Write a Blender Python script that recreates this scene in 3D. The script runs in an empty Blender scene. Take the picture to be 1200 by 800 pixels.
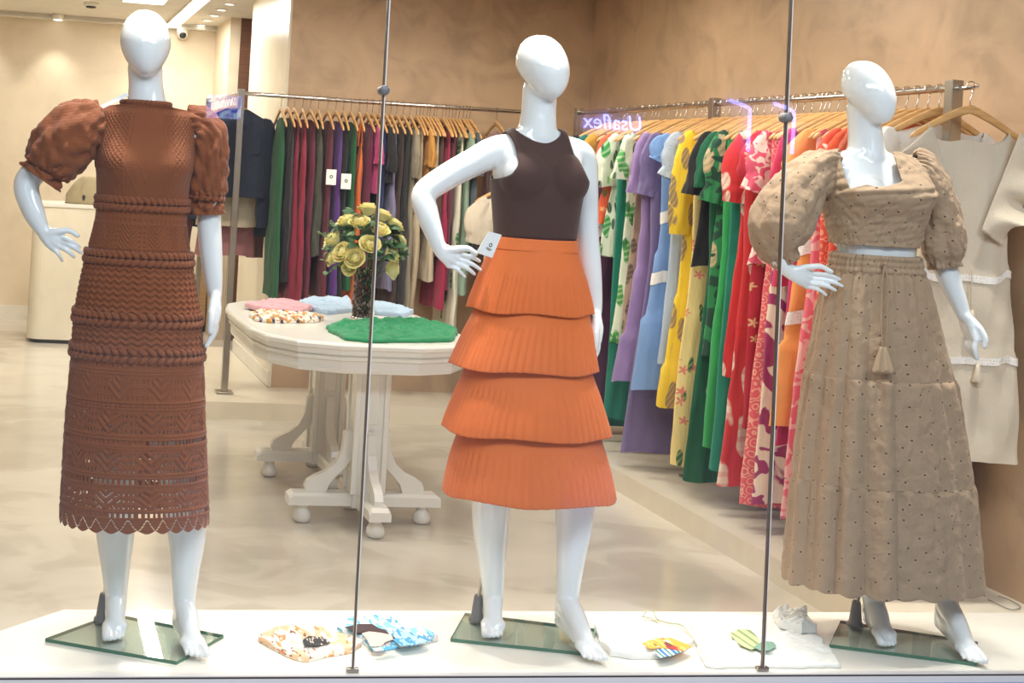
import bpy, bmesh, math, random
import numpy as np
from mathutils import Vector, Matrix
R = math.radians
rnd = random.Random(7)

# ------------------------------------------------------------------ camera, world, lights, exposure
SC = bpy.context.scene
COL = SC.collection
FOC, PPX, PPY = 1600.0, 302.0, 189.4           # focal length and principal point, pixels of the 1200 x 800 frame
ROLL, YAW, EYE = math.atan(.0583), math.atan(264 / 1600.0), 1.48
_r0 = np.array([math.cos(YAW), -math.sin(YAW), 0.0]); _z0 = np.array([0, 0, 1.0])
C_W = np.array([math.sin(YAW), math.cos(YAW), 0.0])
C_R = math.cos(ROLL) * _r0 + math.sin(ROLL) * _z0
C_U = -math.sin(ROLL) * _r0 + math.cos(ROLL) * _z0
C_O = np.array([0, 0, EYE])
cam = bpy.data.cameras.new('camera'); cam_o = bpy.data.objects.new('camera', cam); COL.objects.link(cam_o)
cam.sensor_width = 36; cam.sensor_fit = 'HORIZONTAL'; cam.lens = FOC / 1200 * 36
cam.shift_x = (600 - PPX) / 1200; cam.shift_y = -(400 - PPY) / 1200
cam.clip_end = 100
m = Matrix.Identity(4)
for i in range(3):
    m[i][0] = C_R[i]; m[i][1] = C_U[i]; m[i][2] = -C_W[i]; m[i][3] = C_O[i]
cam_o.matrix_world = m
SC.camera = cam_o

SC.view_settings.view_transform = 'Standard'; SC.view_settings.look = 'None'
SC.view_settings.gamma = 1.0; SC.view_settings.use_curve_mapping = False
SC.view_settings.exposure = 0.06

W = bpy.data.worlds.new('world'); SC.world = W; W.use_nodes = True
W.node_tree.nodes['Background'].inputs[0].default_value = (.62, .72, 1.0, 1)   # bluish mall light
W.node_tree.nodes['Background'].inputs[1].default_value = .30


def lamp(name, kind, loc, energy, color=(1, .86, .70), size=.3, size_y=None, target=None, angle=60, blend=.6):
    l = bpy.data.lights.new(name, kind); o = bpy.data.objects.new(name, l); COL.objects.link(o)
    l.energy = energy; l.color = color; o.location = loc
    if kind == 'AREA':
        l.size = size
        if size_y: l.shape = 'RECTANGLE'; l.size_y = size_y
    elif kind == 'SPOT':
        l.spot_size = R(angle); l.spot_blend = blend; l.shadow_soft_size = size
    else:
        l.shadow_soft_size = size
    if target is not None:
        d = Vector(target) - Vector(loc); o.rotation_euler = d.to_track_quat('-Z', 'Y').to_euler()
    o['kind'] = 'helper'
    return o


WARM, NEUT, COOL = (1, .94, .85), (1, .965, .91), (.78, .87, 1)
for x in (.25, .85, 1.45, 2.1, 2.7, 3.2):            # spots over the display window
    lamp('window_spot', 'SPOT', (x, 3.86, 2.62), 92, NEUT, .05, target=(x + .08, 3.74, .1), angle=44, blend=.7)
for x, y in ((.3, 5.2), (1.5, 5.0), (2.6, 5.0), (.4, 6.8), (1.6, 6.8), (2.6, 6.6)):   # recessed lights of the sales floor
    lamp('shop_downlight', 'AREA', (x, y, 2.63), 15, WARM, .3)
for y in (4.6, 5.7, 6.8):                             # wall washers on the dress wall
    lamp('rail_spot', 'SPOT', (2.3, y, 2.6), 22, WARM, .06, target=(3.15, y + .1, 1.1), angle=85, blend=.9)
for x in (1.9, 2.7):
    lamp('back_rail_spot', 'SPOT', (x, 6.9, 2.6), 22, WARM, .06, target=(x, 8.1, 1.3), angle=80, blend=.9)
lamp('rear_room_light', 'AREA', (1.155, 10.4, 2.62), 36, NEUT, .12, 2.2)
lamp('rear_room_light', 'AREA', (.1, 9.4, 2.62), 38, WARM, .5)
lamp('corridor_light', 'AREA', (1.3, .9, 3.3), 170, COOL, 5.0, .8, target=(1.3, 2.0, .0))
lamp('corridor_light', 'AREA', (1.5, -5.0, 3.4), 190, COOL, 8.0, 1.5)

# ------------------------------------------------------------------ helpers


def ray(x, y): return (x - PPX) / FOC * C_R - (y - PPY) / FOC * C_U + C_W
def onY(x, y, Y): d = ray(x, y); return C_O + Y / d[1] * d
def onX(x, y, X): d = ray(x, y); return C_O + X / d[0] * d
def onZ(x, y, Z): d = ray(x, y); return C_O + (Z - EYE) / d[2] * d


def lin(c):
    return tuple(((v / 255) / 12.92 if v / 255 <= .04045 else ((v / 255 + .055) / 1.055) ** 2.4) for v in c[:3]) + (1,)


def tag(o, label=None, cat=None, group=None, kind=None):
    if label: o['label'] = label
    if cat: o['category'] = cat
    if group: o['group'] = group
    if kind: o['kind'] = kind
    return o


def empty(name, loc, label=None, cat=None, group=None, kind=None):
    o = bpy.data.objects.new(name, None); COL.objects.link(o); o.location = loc; o.empty_display_size = .1
    return tag(o, label, cat, group, kind)


def wloc(o):
    v = np.zeros(3)
    while o is not None:
        v += np.array(o.location); o = o.parent
    return v


def mesh_from(name, V, F):
    V = np.asarray(V, float)
    me = bpy.data.meshes.new(name)
    if isinstance(F, np.ndarray):
        n = F.shape[1]; k = len(F)
        me.vertices.add(len(V)); me.vertices.foreach_set('co', V.astype(np.float32).ravel())
        me.loops.add(k * n); me.loops.foreach_set('vertex_index', F.astype(np.int32).ravel())
        me.polygons.add(k); me.polygons.foreach_set('loop_start', np.arange(0, k * n, n, dtype=np.int32))
        me.update(calc_edges=True); me.validate()
    else:
        me.from_pydata([tuple(v) for v in V], [], [tuple(f) for f in F]); me.update()
    return me


def link(name, me, mt, parent=None, smooth=True, world=True):
    """world=True: mesh vertices are world coordinates; they are re-based on the parent's place."""
    o = bpy.data.objects.new(name, me); COL.objects.link(o)
    if mt is not None: me.materials.append(mt)
    if smooth: me.polygons.foreach_set('use_smooth', np.ones(len(me.polygons), bool))
    if parent is not None:
        o.parent = parent
        if world:
            me.transform(Matrix.Translation(-Vector(wloc(parent))))
    return o


def rebase(o, loc):
    """put the origin of a top-level mesh at loc (mesh is in world coordinates)"""
    o.data.transform(Matrix.Translation(-Vector(loc))); o.location = loc
    return o


class MB:
    """collects simple shapes into one mesh"""
    def __init__(s): s.V = []; s.F = []; s.n = 0

    def add(s, V, F):
        V = np.asarray(V, float); s.V.append(V)
        for f in F: s.F.append(tuple(int(i) + s.n for i in f))
        s.n += len(V); return s

    def box(s, x0, y0, z0, x1, y1, z1, bev=0.0):
        if bev <= 0:
            V = [(x, y, z) for z in (z0, z1) for x, y in ((x0, y0), (x1, y0), (x1, y1), (x0, y1))]
            return s.add(V, [(0, 3, 2, 1), (4, 5, 6, 7), (0, 1, 5, 4), (1, 2, 6, 5), (2, 3, 7, 6), (3, 0, 4, 7)])
        b = bm_box(x0, y0, z0, x1, y1, z1, bev)
        return s.add(*b)

    def rings(s, rings, cap=True):
        n = len(rings[0]); V = np.concatenate(rings); F = []
        for k in range(len(rings) - 1):
            for i in range(n):
                j = (i + 1) % n
                F.append((k * n + i, k * n + j, (k + 1) * n + j, (k + 1) * n + i))
        if cap:
            F.append(tuple(range(n - 1, -1, -1))); F.append(tuple(range((len(rings) - 1) * n, len(rings) * n)))
        return s.add(V, F)

    def tube(s, pts, rad, n=12, sub=4, cap=True, squash=None, up=(0, 0, 1)):
        return s.rings(tube_rings(pts, rad, n, sub, squash, up), cap)

    def lathe(s, c, prof, n=20, axis='z'):
        rs = []
        for r, h in prof:
            a = np.arange(n) * 2 * math.pi / n
            if axis == 'z': rs.append(np.stack([c[0] + r * np.cos(a), c[1] + r * np.sin(a), np.full(n, c[2] + h)], 1))
            else: rs.append(np.stack([c[0] + r * np.cos(a), np.full(n, c[1] + h), c[2] - r * np.sin(a)], 1))
        return s.rings(rs)

    def ell(s, c, rad, rot=None, n=20, m_=12):
        rs = []
        for k in range(1, m_):
            t = math.pi * k / m_; a = np.arange(n) * 2 * math.pi / n
            P = np.stack([math.sin(t) * np.cos(a), math.sin(t) * np.sin(a), np.full(n, -math.cos(t))], 1) * np.array(rad)
            if rot is not None: P = P @ np.array(rot).T
            rs.append(P + np.array(c))
        return s.rings(rs)

    def prism(s, poly, z0, z1):
        n = len(poly); V = [(x, y, z0) for x, y in poly] + [(x, y, z1) for x, y in poly]
        F = [tuple(range(n - 1, -1, -1)), tuple(range(n, 2 * n))] + [(i, (i + 1) % n, n + (i + 1) % n, n + i) for i in range(n)]
        return s.add(V, F)

    def mesh(s, name): return mesh_from(name, np.concatenate(s.V), s.F)

    def build(s, name, mt, parent=None, smooth=False, world=True):
        return link(name, s.mesh(name), mt, parent, smooth, world)


def bm_box(x0, y0, z0, x1, y1, z1, bev, seg=2):
    bm = bmesh.new(); bmesh.ops.create_cube(bm, size=1)
    for v in bm.verts: v.co = ((x0 + x1) / 2 + v.co.x * (x1 - x0), (y0 + y1) / 2 + v.co.y * (y1 - y0), (z0 + z1) / 2 + v.co.z * (z1 - z0))
    bmesh.ops.bevel(bm, geom=list(bm.edges), offset=bev, segments=seg, affect='EDGES', profile=.5)
    bm.verts.index_update()
    out = ([v.co[:] for v in bm.verts], [[v.index for v in f.verts] for f in bm.faces]); bm.free()
    return out


def catmull(P, sub):
    P = np.asarray(P, float)
    if len(P) < 3 or sub < 2:
        t = np.linspace(0, 1, max(2, sub * (len(P) - 1) + 1)); k = np.linspace(0, 1, len(P))
        return np.stack([np.interp(t, k, P[:, i]) for i in range(P.shape[1])], 1)
    Q = np.vstack([2 * P[0] - P[1], P, 2 * P[-1] - P[-2]]); out = []
    for i in range(1, len(Q) - 2):
        for s in range(sub):
            t = s / sub
            out.append(.5 * ((2 * Q[i]) + (-Q[i - 1] + Q[i + 1]) * t + (2 * Q[i - 1] - 5 * Q[i] + 4 * Q[i + 1] - Q[i + 2]) * t * t
                             + (-Q[i - 1] + 3 * Q[i] - 3 * Q[i + 1] + Q[i + 2]) * t ** 3))
    out.append(Q[-2]); return np.array(out)


def tube_rings(pts, rad, n=12, sub=4, squash=None, up=(0, 0, 1), round_end=True):
    if np.isscalar(rad): rad = [rad] * len(pts)
    D = catmull(np.column_stack([np.asarray(pts, float), rad]), sub)
    P, r = D[:, :3], np.maximum(D[:, 3], 1e-4)
    T = np.gradient(P, axis=0); T /= np.linalg.norm(T, axis=1)[:, None] + 1e-12
    u = np.array(up, float)
    if abs(T[0] @ u) > .9: u = np.array([0, 1.0, 0])
    rings = []; a = np.arange(n) * 2 * math.pi / n
    nrm = u - (u @ T[0]) * T[0]; nrm /= np.linalg.norm(nrm)
    frames = []
    for k in range(len(P)):
        nrm = nrm - (nrm @ T[k]) * T[k]; nrm /= np.linalg.norm(nrm); b = np.cross(T[k], nrm); frames.append((nrm.copy(), b))
    sq = squash or 1.0

    def ring(k, off, sc):
        nn, b = frames[k]
        return P[k] + T[k] * off + r[k] * sc * (np.cos(a)[:, None] * b + sq * np.sin(a)[:, None] * nn)
    if round_end:
        for q in (.25, .62, .88): rings.append(ring(0, -r[0] * math.sqrt(1 - q * q), q))
    for k in range(len(P)): rings.append(ring(k, 0, 1))
    if round_end:
        for q in (.88, .62, .25): rings.append(ring(len(P) - 1, r[-1] * math.sqrt(1 - q * q), q))
    return rings


def grid_faces(rows, n, closed=True):
    i = np.arange(n if closed else n - 1); j = (i + 1) % n
    k = np.arange(rows - 1)[:, None] * n
    return np.stack([k + i, k + j, k + n + j, k + n + i], -1).reshape(-1, 4)


_ns = np.random.RandomState(3)
_NK = _ns.normal(size=(24, 3)); _NP = _ns.uniform(0, 6.28, 24)


def noise3(P, s):
    P = np.asarray(P) * s; v = 0
    for k in range(24): v = v + np.sin(P @ (_NK[k] * 1.2) + _NP[k])
    return v / 7.0


def remesh(mb, voxel, smooth=5, fac=.5):
    me = mb.mesh('tmp'); o = bpy.data.objects.new('tmp', me); COL.objects.link(o)
    md = o.modifiers.new('r', 'REMESH'); md.mode = 'VOXEL'; md.voxel_size = voxel
    if smooth:
        s = o.modifiers.new('s', 'SMOOTH'); s.factor = fac; s.iterations = smooth
    dg = bpy.context.evaluated_depsgraph_get(); dg.update()
    out = bpy.data.meshes.new_from_object(o.evaluated_get(dg))
    bpy.data.objects.remove(o); bpy.data.meshes.remove(me)
    return out


def dup(root, loc, label=None, group=None):
    r = root.copy(); COL.objects.link(r); r.location = loc
    if label: r['label'] = label
    if group: r['group'] = group
    for ch in root.children:
        c = ch.copy(); COL.objects.link(c); c.parent = r
        for g in ch.children:
            d = g.copy(); COL.objects.link(d); d.parent = c
    return r

# ------------------------------------------------------------------ materials


class NT:
    def __init__(s, name):
        s.m = bpy.data.materials.new(name); s.m.use_nodes = True; s.t = s.m.node_tree; s.t.nodes.clear()
        s.out = s.n('ShaderNodeOutputMaterial')

    def n(s, ty, ins=None, **kw):
        nd = s.t.nodes.new(ty)
        for k, v in kw.items(): setattr(nd, k, v)
        for k, v in (ins or {}).items(): s.put(nd.inputs[k], v)
        return nd

    def put(s, sock, v):
        if isinstance(v, bpy.types.NodeSocket): s.t.links.new(v, sock)
        elif isinstance(v, bpy.types.Node): s.t.links.new(v.outputs[0], sock)
        elif v is not None: sock.default_value = v

    def math(s, op, a, b=None, c=None):
        nd = s.t.nodes.new('ShaderNodeMath'); nd.operation = op
        for i, v in enumerate((a, b, c)):
            if v is not None: s.put(nd.inputs[i], v)
        return nd.outputs[0]

    def mix(s, f, a, b):
        nd = s.t.nodes.new('ShaderNodeMix'); nd.data_type = 'RGBA'
        s.put(nd.inputs[0], f); s.put(nd.inputs[6], a); s.put(nd.inputs[7], b); return nd.outputs[2]

    def ramp(s, f, stops, interp='LINEAR'):
        nd = s.t.nodes.new('ShaderNodeValToRGB'); nd.color_ramp.interpolation = interp; s.put(nd.inputs[0], f)
        e = nd.color_ramp.elements
        while len(e) < len(stops): e.new(.5)
        for k, (p, c) in enumerate(stops): e[k].position = p; e[k].color = c
        return nd.outputs[0]

    def coord(s, kind='Object', scale=(1, 1, 1), rot=(0, 0, 0), loc=(0, 0, 0)):
        c = s.n('ShaderNodeTexCoord')
        mp = s.n('ShaderNodeMapping'); s.t.links.new(c.outputs[kind], mp.inputs[0])
        mp.inputs[1].default_value = loc; mp.inputs[2].default_value = rot; mp.inputs[3].default_value = scale
        return mp.outputs[0]

    def noise(s, v, scale, detail=3, rough=.55):
        return s.n('ShaderNodeTexNoise', {'Vector': v, 'Scale': scale, 'Detail': detail, 'Roughness': rough}).outputs[0]

    def step(s, v, edge, soft=.02):
        nd = s.n('ShaderNodeMapRange', {'Value': v, 'From Min': edge - soft, 'From Max': edge + soft}); return nd.outputs[0]

    def bsdf(s, col, rough=.6, metal=0., bump=None, bstr=.2, bdist=.01, **kw):
        b = s.n('ShaderNodeBsdfPrincipled'); s.put(b.inputs['Base Color'], col)
        s.put(b.inputs['Roughness'], rough); s.put(b.inputs['Metallic'], metal)
        for k, v in kw.items(): s.put(b.inputs[k], v)
        if bump is not None:
            bn = s.n('ShaderNodeBump', {'Strength': bstr, 'Distance': bdist, 'Height': bump}); s.t.links.new(bn.outputs[0], b.inputs['Normal'])
        s.t.links.new(b.outputs[0], s.out.inputs[0]); return s.m


def plain(name, c, rough=.5, metal=0., var=.06, scale=6, bump=0., **kw):
    t = NT(name); co = t.coord(); nz = t.noise(co, scale, 4)
    c = lin(c); d = tuple(max(0, v * (1 - var * 2)) for v in c[:3]) + (1,); e = tuple(min(1, v * (1 + var * 2)) for v in c[:3]) + (1,)
    col = t.mix(nz, d, e)
    return t.bsdf(col, rough, metal, t.noise(co, scale * 8, 3) if bump else None, bump, .004, **kw)


def cloth(name, c, rough=.85, var=.10, weave=900, bstr=.25, c2=None, hang=False):
    """plain woven fabric: soft blotches and a fine weave"""
    t = NT(name); co = t.coord(); nz = t.noise(co, 7, 4)
    c = lin(c); d = lin(c2) if c2 else tuple(max(0, v * (1 - var * 2)) for v in c[:3]) + (1,); e = tuple(min(1, v * (1 + var)) for v in c[:3]) + (1,)
    col = t.mix(nz, d, e)
    w = t.noise(co, weave / 3, 2); f = t.noise(t.coord('Object', (1, 1, .25)), 20, 3) if hang else t.noise(co, 22, 3)
    h = t.math('ADD', t.math('MULTIPLY', w, .3), f)
    return t.bsdf(col, rough, 0, h, .5 if hang else bstr, .022 if hang else .006, **{'Sheen Weight': .15})


def printed(name, base, layers, rough=.8, seed=0):
    """printed fabric; a layer is (kind, colour, scale, amount[, angle])"""
    t = NT(name); col = lin(base)
    for i, L in enumerate(layers):
        kind, c, sc, am = L[:4]; sc = sc * (2.3 if kind in ('leaf', 'dash', 'flower', 'blob', 'rings') else 1.0); ang = L[4] if len(L) > 4 else 35
        lo = (seed * 1.7 + i * 3.1, i * .9, seed * 2.3)
        co = t.coord('Object', (1, .35, 1), (0, 0, 0), lo)
        wob = t.n('ShaderNodeTexNoise', {'Vector': co, 'Scale': 9.0, 'Detail': 1.0})
        cw = t.n('ShaderNodeVectorMath', {0: wob.outputs['Color'], 1: (.04, .04, .04)}, operation='MULTIPLY').outputs[0]
        cw = t.n('ShaderNodeVectorMath', {0: co, 1: cw}, operation='ADD').outputs[0]
        if kind in ('leaf', 'dash'):
            mp = t.n('ShaderNodeMapping', {'Vector': cw, 'Rotation': (0, R(ang), 0), 'Scale': (1, .6, .36 if kind == 'leaf' else .12)}).outputs[0]
            d = t.n('ShaderNodeTexVoronoi', {'Vector': mp, 'Scale': sc, 'Randomness': .8}).outputs['Distance']
            f = t.math('SUBTRACT', 1.0, t.step(d, am, .02))
            if kind == 'leaf':                                   # veins across the leaves
                sv = t.n('ShaderNodeSeparateXYZ', {0: mp}); q = t.math('ADD', sv.outputs[0], t.math('MULTIPLY', sv.outputs[2], 2.2))
                f = t.math('MULTIPLY', f, t.math('ADD', .62, t.math('MULTIPLY', t.step(t.math('SINE', t.math('MULTIPLY', q, sc * 13.0)), -.35, .25), .38)))
        elif kind == 'flower':
            vo = t.n('ShaderNodeTexVoronoi', {'Vector': cw, 'Scale': sc, 'Randomness': .7})
            q = t.n('ShaderNodeVectorMath', {0: cw, 1: (sc, sc, sc)}, operation='MULTIPLY').outputs[0]
            pos = t.n('ShaderNodeVectorMath', {0: vo.outputs['Position'], 1: (sc, sc, sc)}, operation='MULTIPLY').outputs[0]
            dv = t.n('ShaderNodeVectorMath', {0: cw, 1: vo.outputs['Position']}, operation='SUBTRACT').outputs[0]
            sp = t.n('ShaderNodeSeparateXYZ', {0: dv})
            th = t.math('ARCTAN2', sp.outputs[2], sp.outputs[0])
            rr = t.math('ADD', am, t.math('MULTIPLY', t.math('COSINE', t.math('MULTIPLY', th, 5.0)), am * .45))
            f = t.step(t.math('SUBTRACT', rr, vo.outputs['Distance']), 0, .03)
        elif kind == 'blob':
            f = t.step(t.n('ShaderNodeTexNoise', {'Vector': co, 'Scale': sc, 'Detail': 1.5, 'Distortion': .8}).outputs[0], am, .015)
        elif kind == 'wave':
            f = t.step(t.n('ShaderNodeTexWave', {'Vector': co, 'Scale': sc, 'Distortion': 7.0, 'Detail': 1.0}, bands_direction='DIAGONAL').outputs['Fac'], am, .06)
        elif kind == 'stripe':
            mp = t.n('ShaderNodeMapping', {'Vector': cw, 'Rotation': (0, R(ang), 0)}).outputs[0]
            f = t.step(t.n('ShaderNodeTexWave', {'Vector': mp, 'Scale': sc, 'Distortion': .6}, bands_direction='Z').outputs['Fac'], am, .06)
        elif kind == 'dots':
            d = t.n('ShaderNodeTexVoronoi', {'Vector': t.coord('Object', (1, 1, 1), (0, 0, 0), lo), 'Scale': sc, 'Randomness': .35}).outputs['Distance']
            f = t.math('SUBTRACT', 1.0, t.step(d, am, .015))
        elif kind == 'rings':
            d = t.n('ShaderNodeTexVoronoi', {'Vector': cw, 'Scale': sc, 'Randomness': .3}).outputs['Distance']
            f = t.step(t.math('SINE', t.math('MULTIPLY', d, 22.0)), am, .1)
        col = t.mix(f, col, lin(c))
    h = t.noise(t.coord('Object', (1, 1, .18)), 20, 3)
    return t.bsdf(col, rough, 0, h, .5, .022, **{'Sheen Weight': .1})


def emit(name, c, strength):
    t = NT(name); e = t.n('ShaderNodeEmission', {'Color': lin(c), 'Strength': strength}); t.t.links.new(e.outputs[0], t.out.inputs[0]); return t.m


def glass_thin(name):
    t = NT(name)
    tr = t.n('ShaderNodeBsdfTransparent', {'Color': (.97, .985, .98, 1)}); gl = t.n('ShaderNodeBsdfGlossy', {'Color': (1, 1, 1, 1), 'Roughness': .0})
    fr = t.n('ShaderNodeFresnel', {'IOR': 1.5}); ge = t.n('ShaderNodeNewGeometry')
    f = t.math('MULTIPLY', t.math('MULTIPLY', fr, 1.9), t.math('SUBTRACT', 1.0, ge.outputs['Backfacing']))
    mx = t.n('ShaderNodeMixShader', {0: f, 1: tr, 2: gl}); t.t.links.new(mx.outputs[0], t.out.inputs[0]); return t.m


def plaster(name, c, spread=.16, rough=.42):
    t = NT(name); co = t.coord()
    a = t.noise(co, 1.3, 6, .6); b = t.n('ShaderNodeTexNoise', {'Vector': co, 'Scale': 3.5, 'Detail': 8.0, 'Distortion': 1.4}).outputs[0]
    f = t.math('ADD', t.math('MULTIPLY', a, .5), t.math('MULTIPLY', b, .5))
    c = lin(c)
    dk = tuple(v * (1 - spread * 1.6) for v in c[:3]) + (1,); lt = tuple(min(1, v * (1 + spread)) for v in c[:3]) + (1,)
    col = t.ramp(f, [(.36, dk), (.5, c), (.64, lt)])
    return t.bsdf(col, rough, 0, b, .06, .01)


def wood(name, c, c2, rough=.4):
    t = NT(name); co = t.coord('Object', (3, 40, 40)); n_ = t.n('ShaderNodeTexNoise', {'Vector': co, 'Scale': 1.6, 'Detail': 4.0, 'Distortion': .8}).outputs[0]
    return t.bsdf(t.ramp(n_, [(.3, lin(c2)), (.7, lin(c))]), rough, 0, n_, .05, .002)


M = {}
M['brown_plaster'] = plaster('brown_plaster', (196, 164, 130))
M['cream_wall'] = plaster('cream_wall', (232, 215, 188), .05, .5)
M['white_panel'] = plaster('white_panel', (236, 226, 204), .04, .25)
M['ceiling'] = plain('ceiling_paint', (238, 232, 220), .8)
M['trim_white'] = plain('trim_white', (238, 232, 220), .35)
M['dark_wood'] = wood('dark_wood', (120, 82, 60), (96, 62, 44))
M['oak'] = wood('oak', (205, 170, 120), (180, 142, 96))
M['hanger_wood'] = wood('hanger_wood', (226, 178, 118), (198, 146, 88), .3)
M['shelf'] = plain('shelf_paint', (246, 240, 226), .25, var=.01)
M['platform'] = plaster('platform_cement', (226, 214, 192), .05, .3)
M['frame_tinted'] = plain('frame_grey_mall_tint', (150, 164, 205), .4, .2, var=.02)  # blue cast of the mall light is painted into the grey frame colour
M['sill'] = plain('sill_cream', (236, 228, 216), .35, var=.02)
M['dark_gap'] = plain('dark_gap', (70, 55, 48), .7)
M['chrome'] = plain('chrome', (205, 200, 194), .14, 1., var=.03)
M['steel'] = plain('brushed_steel', (176, 168, 156), .26, 1., var=.04)
M['grey_plastic'] = plain('grey_plastic', (120, 116, 114), .4)
M['dark_plastic'] = plain('dark_plastic', (40, 40, 42), .4)
M['seal'] = plain('glass_edge_seal', (104, 88, 74), .3, .2)
M['glass'] = glass_thin('window_glass')
M['paint_white'] = plain('table_white_lacquer', (240, 236, 226), .22, var=.01)
M['paper'] = plain('paper_white', (244, 242, 236), .6, var=.01)
M['ink'] = plain('ink_dark', (50, 42, 40), .6)
M['light_white'] = emit('lamp_white', (255, 250, 240), 6.0)
M['light_spot'] = emit('lamp_spot', (255, 248, 235), 5.0)


def body_mat():
    t = NT('mannequin_gloss_white'); co = t.coord(); n_ = t.noise(co, 5, 2)
    return t.bsdf(t.mix(n_, lin((240, 241, 238)), lin((246, 246, 244))), .12, 0, **{'Coat Weight': .6, 'Coat Roughness': .04, 'Subsurface Weight': .0})


M['body'] = body_mat()


def floor_mat():
    t = NT('polished_cement_floor'); co = t.coord()
    a = t.n('ShaderNodeTexNoise', {'Vector': co, 'Scale': .8, 'Detail': 4.0, 'Distortion': .6}).outputs[0]
    b = t.n('ShaderNodeTexNoise', {'Vector': t.coord('Object', (1, 1.3, 1)), 'Scale': 1.9, 'Detail': 7.0, 'Distortion': 1.0}).outputs[0]
    f = t.math('ADD', t.math('MULTIPLY', a, .55), t.math('MULTIPLY', b, .45))
    col = t.ramp(f, [(.36, lin((190, 179, 161))), (.47, lin((200, 190, 172))), (.50, lin((210, 200, 183))), (.66, lin((220, 211, 195)))])
    return t.bsdf(col, t.math('ADD', .10, t.math('MULTIPLY', b, .12)), 0, b, .03, .01)


M['floor'] = floor_mat()


def plate_mat():
    t = NT('green_edge_glass'); ge = t.n('ShaderNodeNewGeometry'); sp = t.n('ShaderNodeSeparateXYZ', {0: ge.outputs['Normal']})
    side = t.math('SUBTRACT', 1.0, t.step(t.math('ABSOLUTE', sp.outputs[2]), .5, .05))
    tr = t.n('ShaderNodeBsdfTransparent', {'Color': (.86, .90, .86, 1)}); gl = t.n('ShaderNodeBsdfGlossy', {'Roughness': .02})
    fr = t.n('ShaderNodeFresnel', {'IOR': 1.5}); f = t.math('MULTIPLY', t.math('MULTIPLY', fr, 1.6), t.math('SUBTRACT', 1.0, ge.outputs['Backfacing']))
    top = t.n('ShaderNodeMixShader', {0: f, 1: tr, 2: gl})
    ed = t.n('ShaderNodeBsdfPrincipled', {'Base Color': lin((58, 110, 84)), 'Roughness': .15})
    mx = t.n('ShaderNodeMixShader', {0: side, 1: top, 2: ed}); t.t.links.new(mx.outputs[0], t.out.inputs[0]); return t.m


M['plate'] = plate_mat()

# ------------------------------------------------------------------ the setting
GY, CEIL, PL = 3.635, 2.65, .10                # glass plane, ceiling height, height of shelf and platform
XW, YB, YF = 3.49, 8.28, 12.0


def struct(name, mb, mt, parent=None, smooth=False):
    o = mb.build(name, mt, parent, smooth)
    if parent is None: o['kind'] = 'structure'
    return o


struct('floor', MB().box(-3.0, GY + .02, -.1, XW + .1, YF + .1, 0), M['floor'])
struct('ceiling', MB().box(-3.1, GY - .1, CEIL, XW + .1, YF + .1, CEIL + .1), M['ceiling'])
struct('wall_right', MB().box(XW, GY - .1, 0, XW + .1, YF + .1, CEIL), M['brown_plaster'])
struct('wall_left', MB().box(-3.1, GY - .1, 0, -3.0, YF + .1, CEIL), M['cream_wall'])
struct('wall_far', MB().box(-3.0, YF, 0, XW, YF + .1, CEIL), M['cream_wall'])
wb = struct('wall_back', MB().box(1.53, YB, 0, XW, 9.77, CEIL), M['brown_plaster'])
MB().box(1.514, YB + .004, PL, 1.53, 9.77, CEIL).build('end_panel', M['white_panel'], wb)
MB().box(1.506, YB + .01, PL, 1.514, 9.77, PL + .09).build('skirting', M['trim_white'], wb)
struct('wall_pier', MB().box(1.54, 11.1, 0, 1.628, YF, CEIL), M['cream_wall'])
struct('wall_rear', MB().box(1.628, 11.1, 0, XW, YF, CEIL), M['dark_wood'])
bb = struct('baseboard_far', MB().box(-3.0, YF - .018, 0, 1.54, YF, .115), M['trim_white'])
struct('trim_1', MB().box(-3.0, YF - .07, 2.605, 1.54, YF, 2.62).box(-3.0, YF - .05, 2.62, 1.54, YF, CEIL), M['trim_white'])
SHELF = [(-.32, GY + .012), (XW, GY + .012), (XW, 4.145), (.172, 4.14)]
struct('display_shelf', MB().prism(SHELF, .0, PL), M['shelf'])
struct('platform', MB().prism([(.80, 7.72), (2.86, 7.72), (2.86, 4.147), (XW, 4.147), (XW, YB), (1.505, YB), (1.505, 9.98), (.80, 9.98)], 0, PL - .002), M['platform'])

win = empty('window_1', (0, GY, PL), kind='structure')
SX = [(-.30, -.30), (.944, .932), (2.158, 2.116), (3.48, 3.48)]


def pane(i):
    (a0, a1), (b0, b1) = SX[i], SX[i + 1]; g = .003; z0, z1 = PL + .002, CEIL
    V = [(a0 + g, GY - .005, z0), (b0 - g, GY - .005, z0), (b1 - g, GY - .005, z1), (a1 + g, GY - .005, z1)]
    V += [(x, GY + .005, z) for x, _, z in V]
    return MB().add(V, [(0, 1, 2, 3), (7, 6, 5, 4), (0, 4, 5, 1), (1, 5, 6, 2), (2, 6, 7, 3), (3, 7, 4, 0)])


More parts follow.
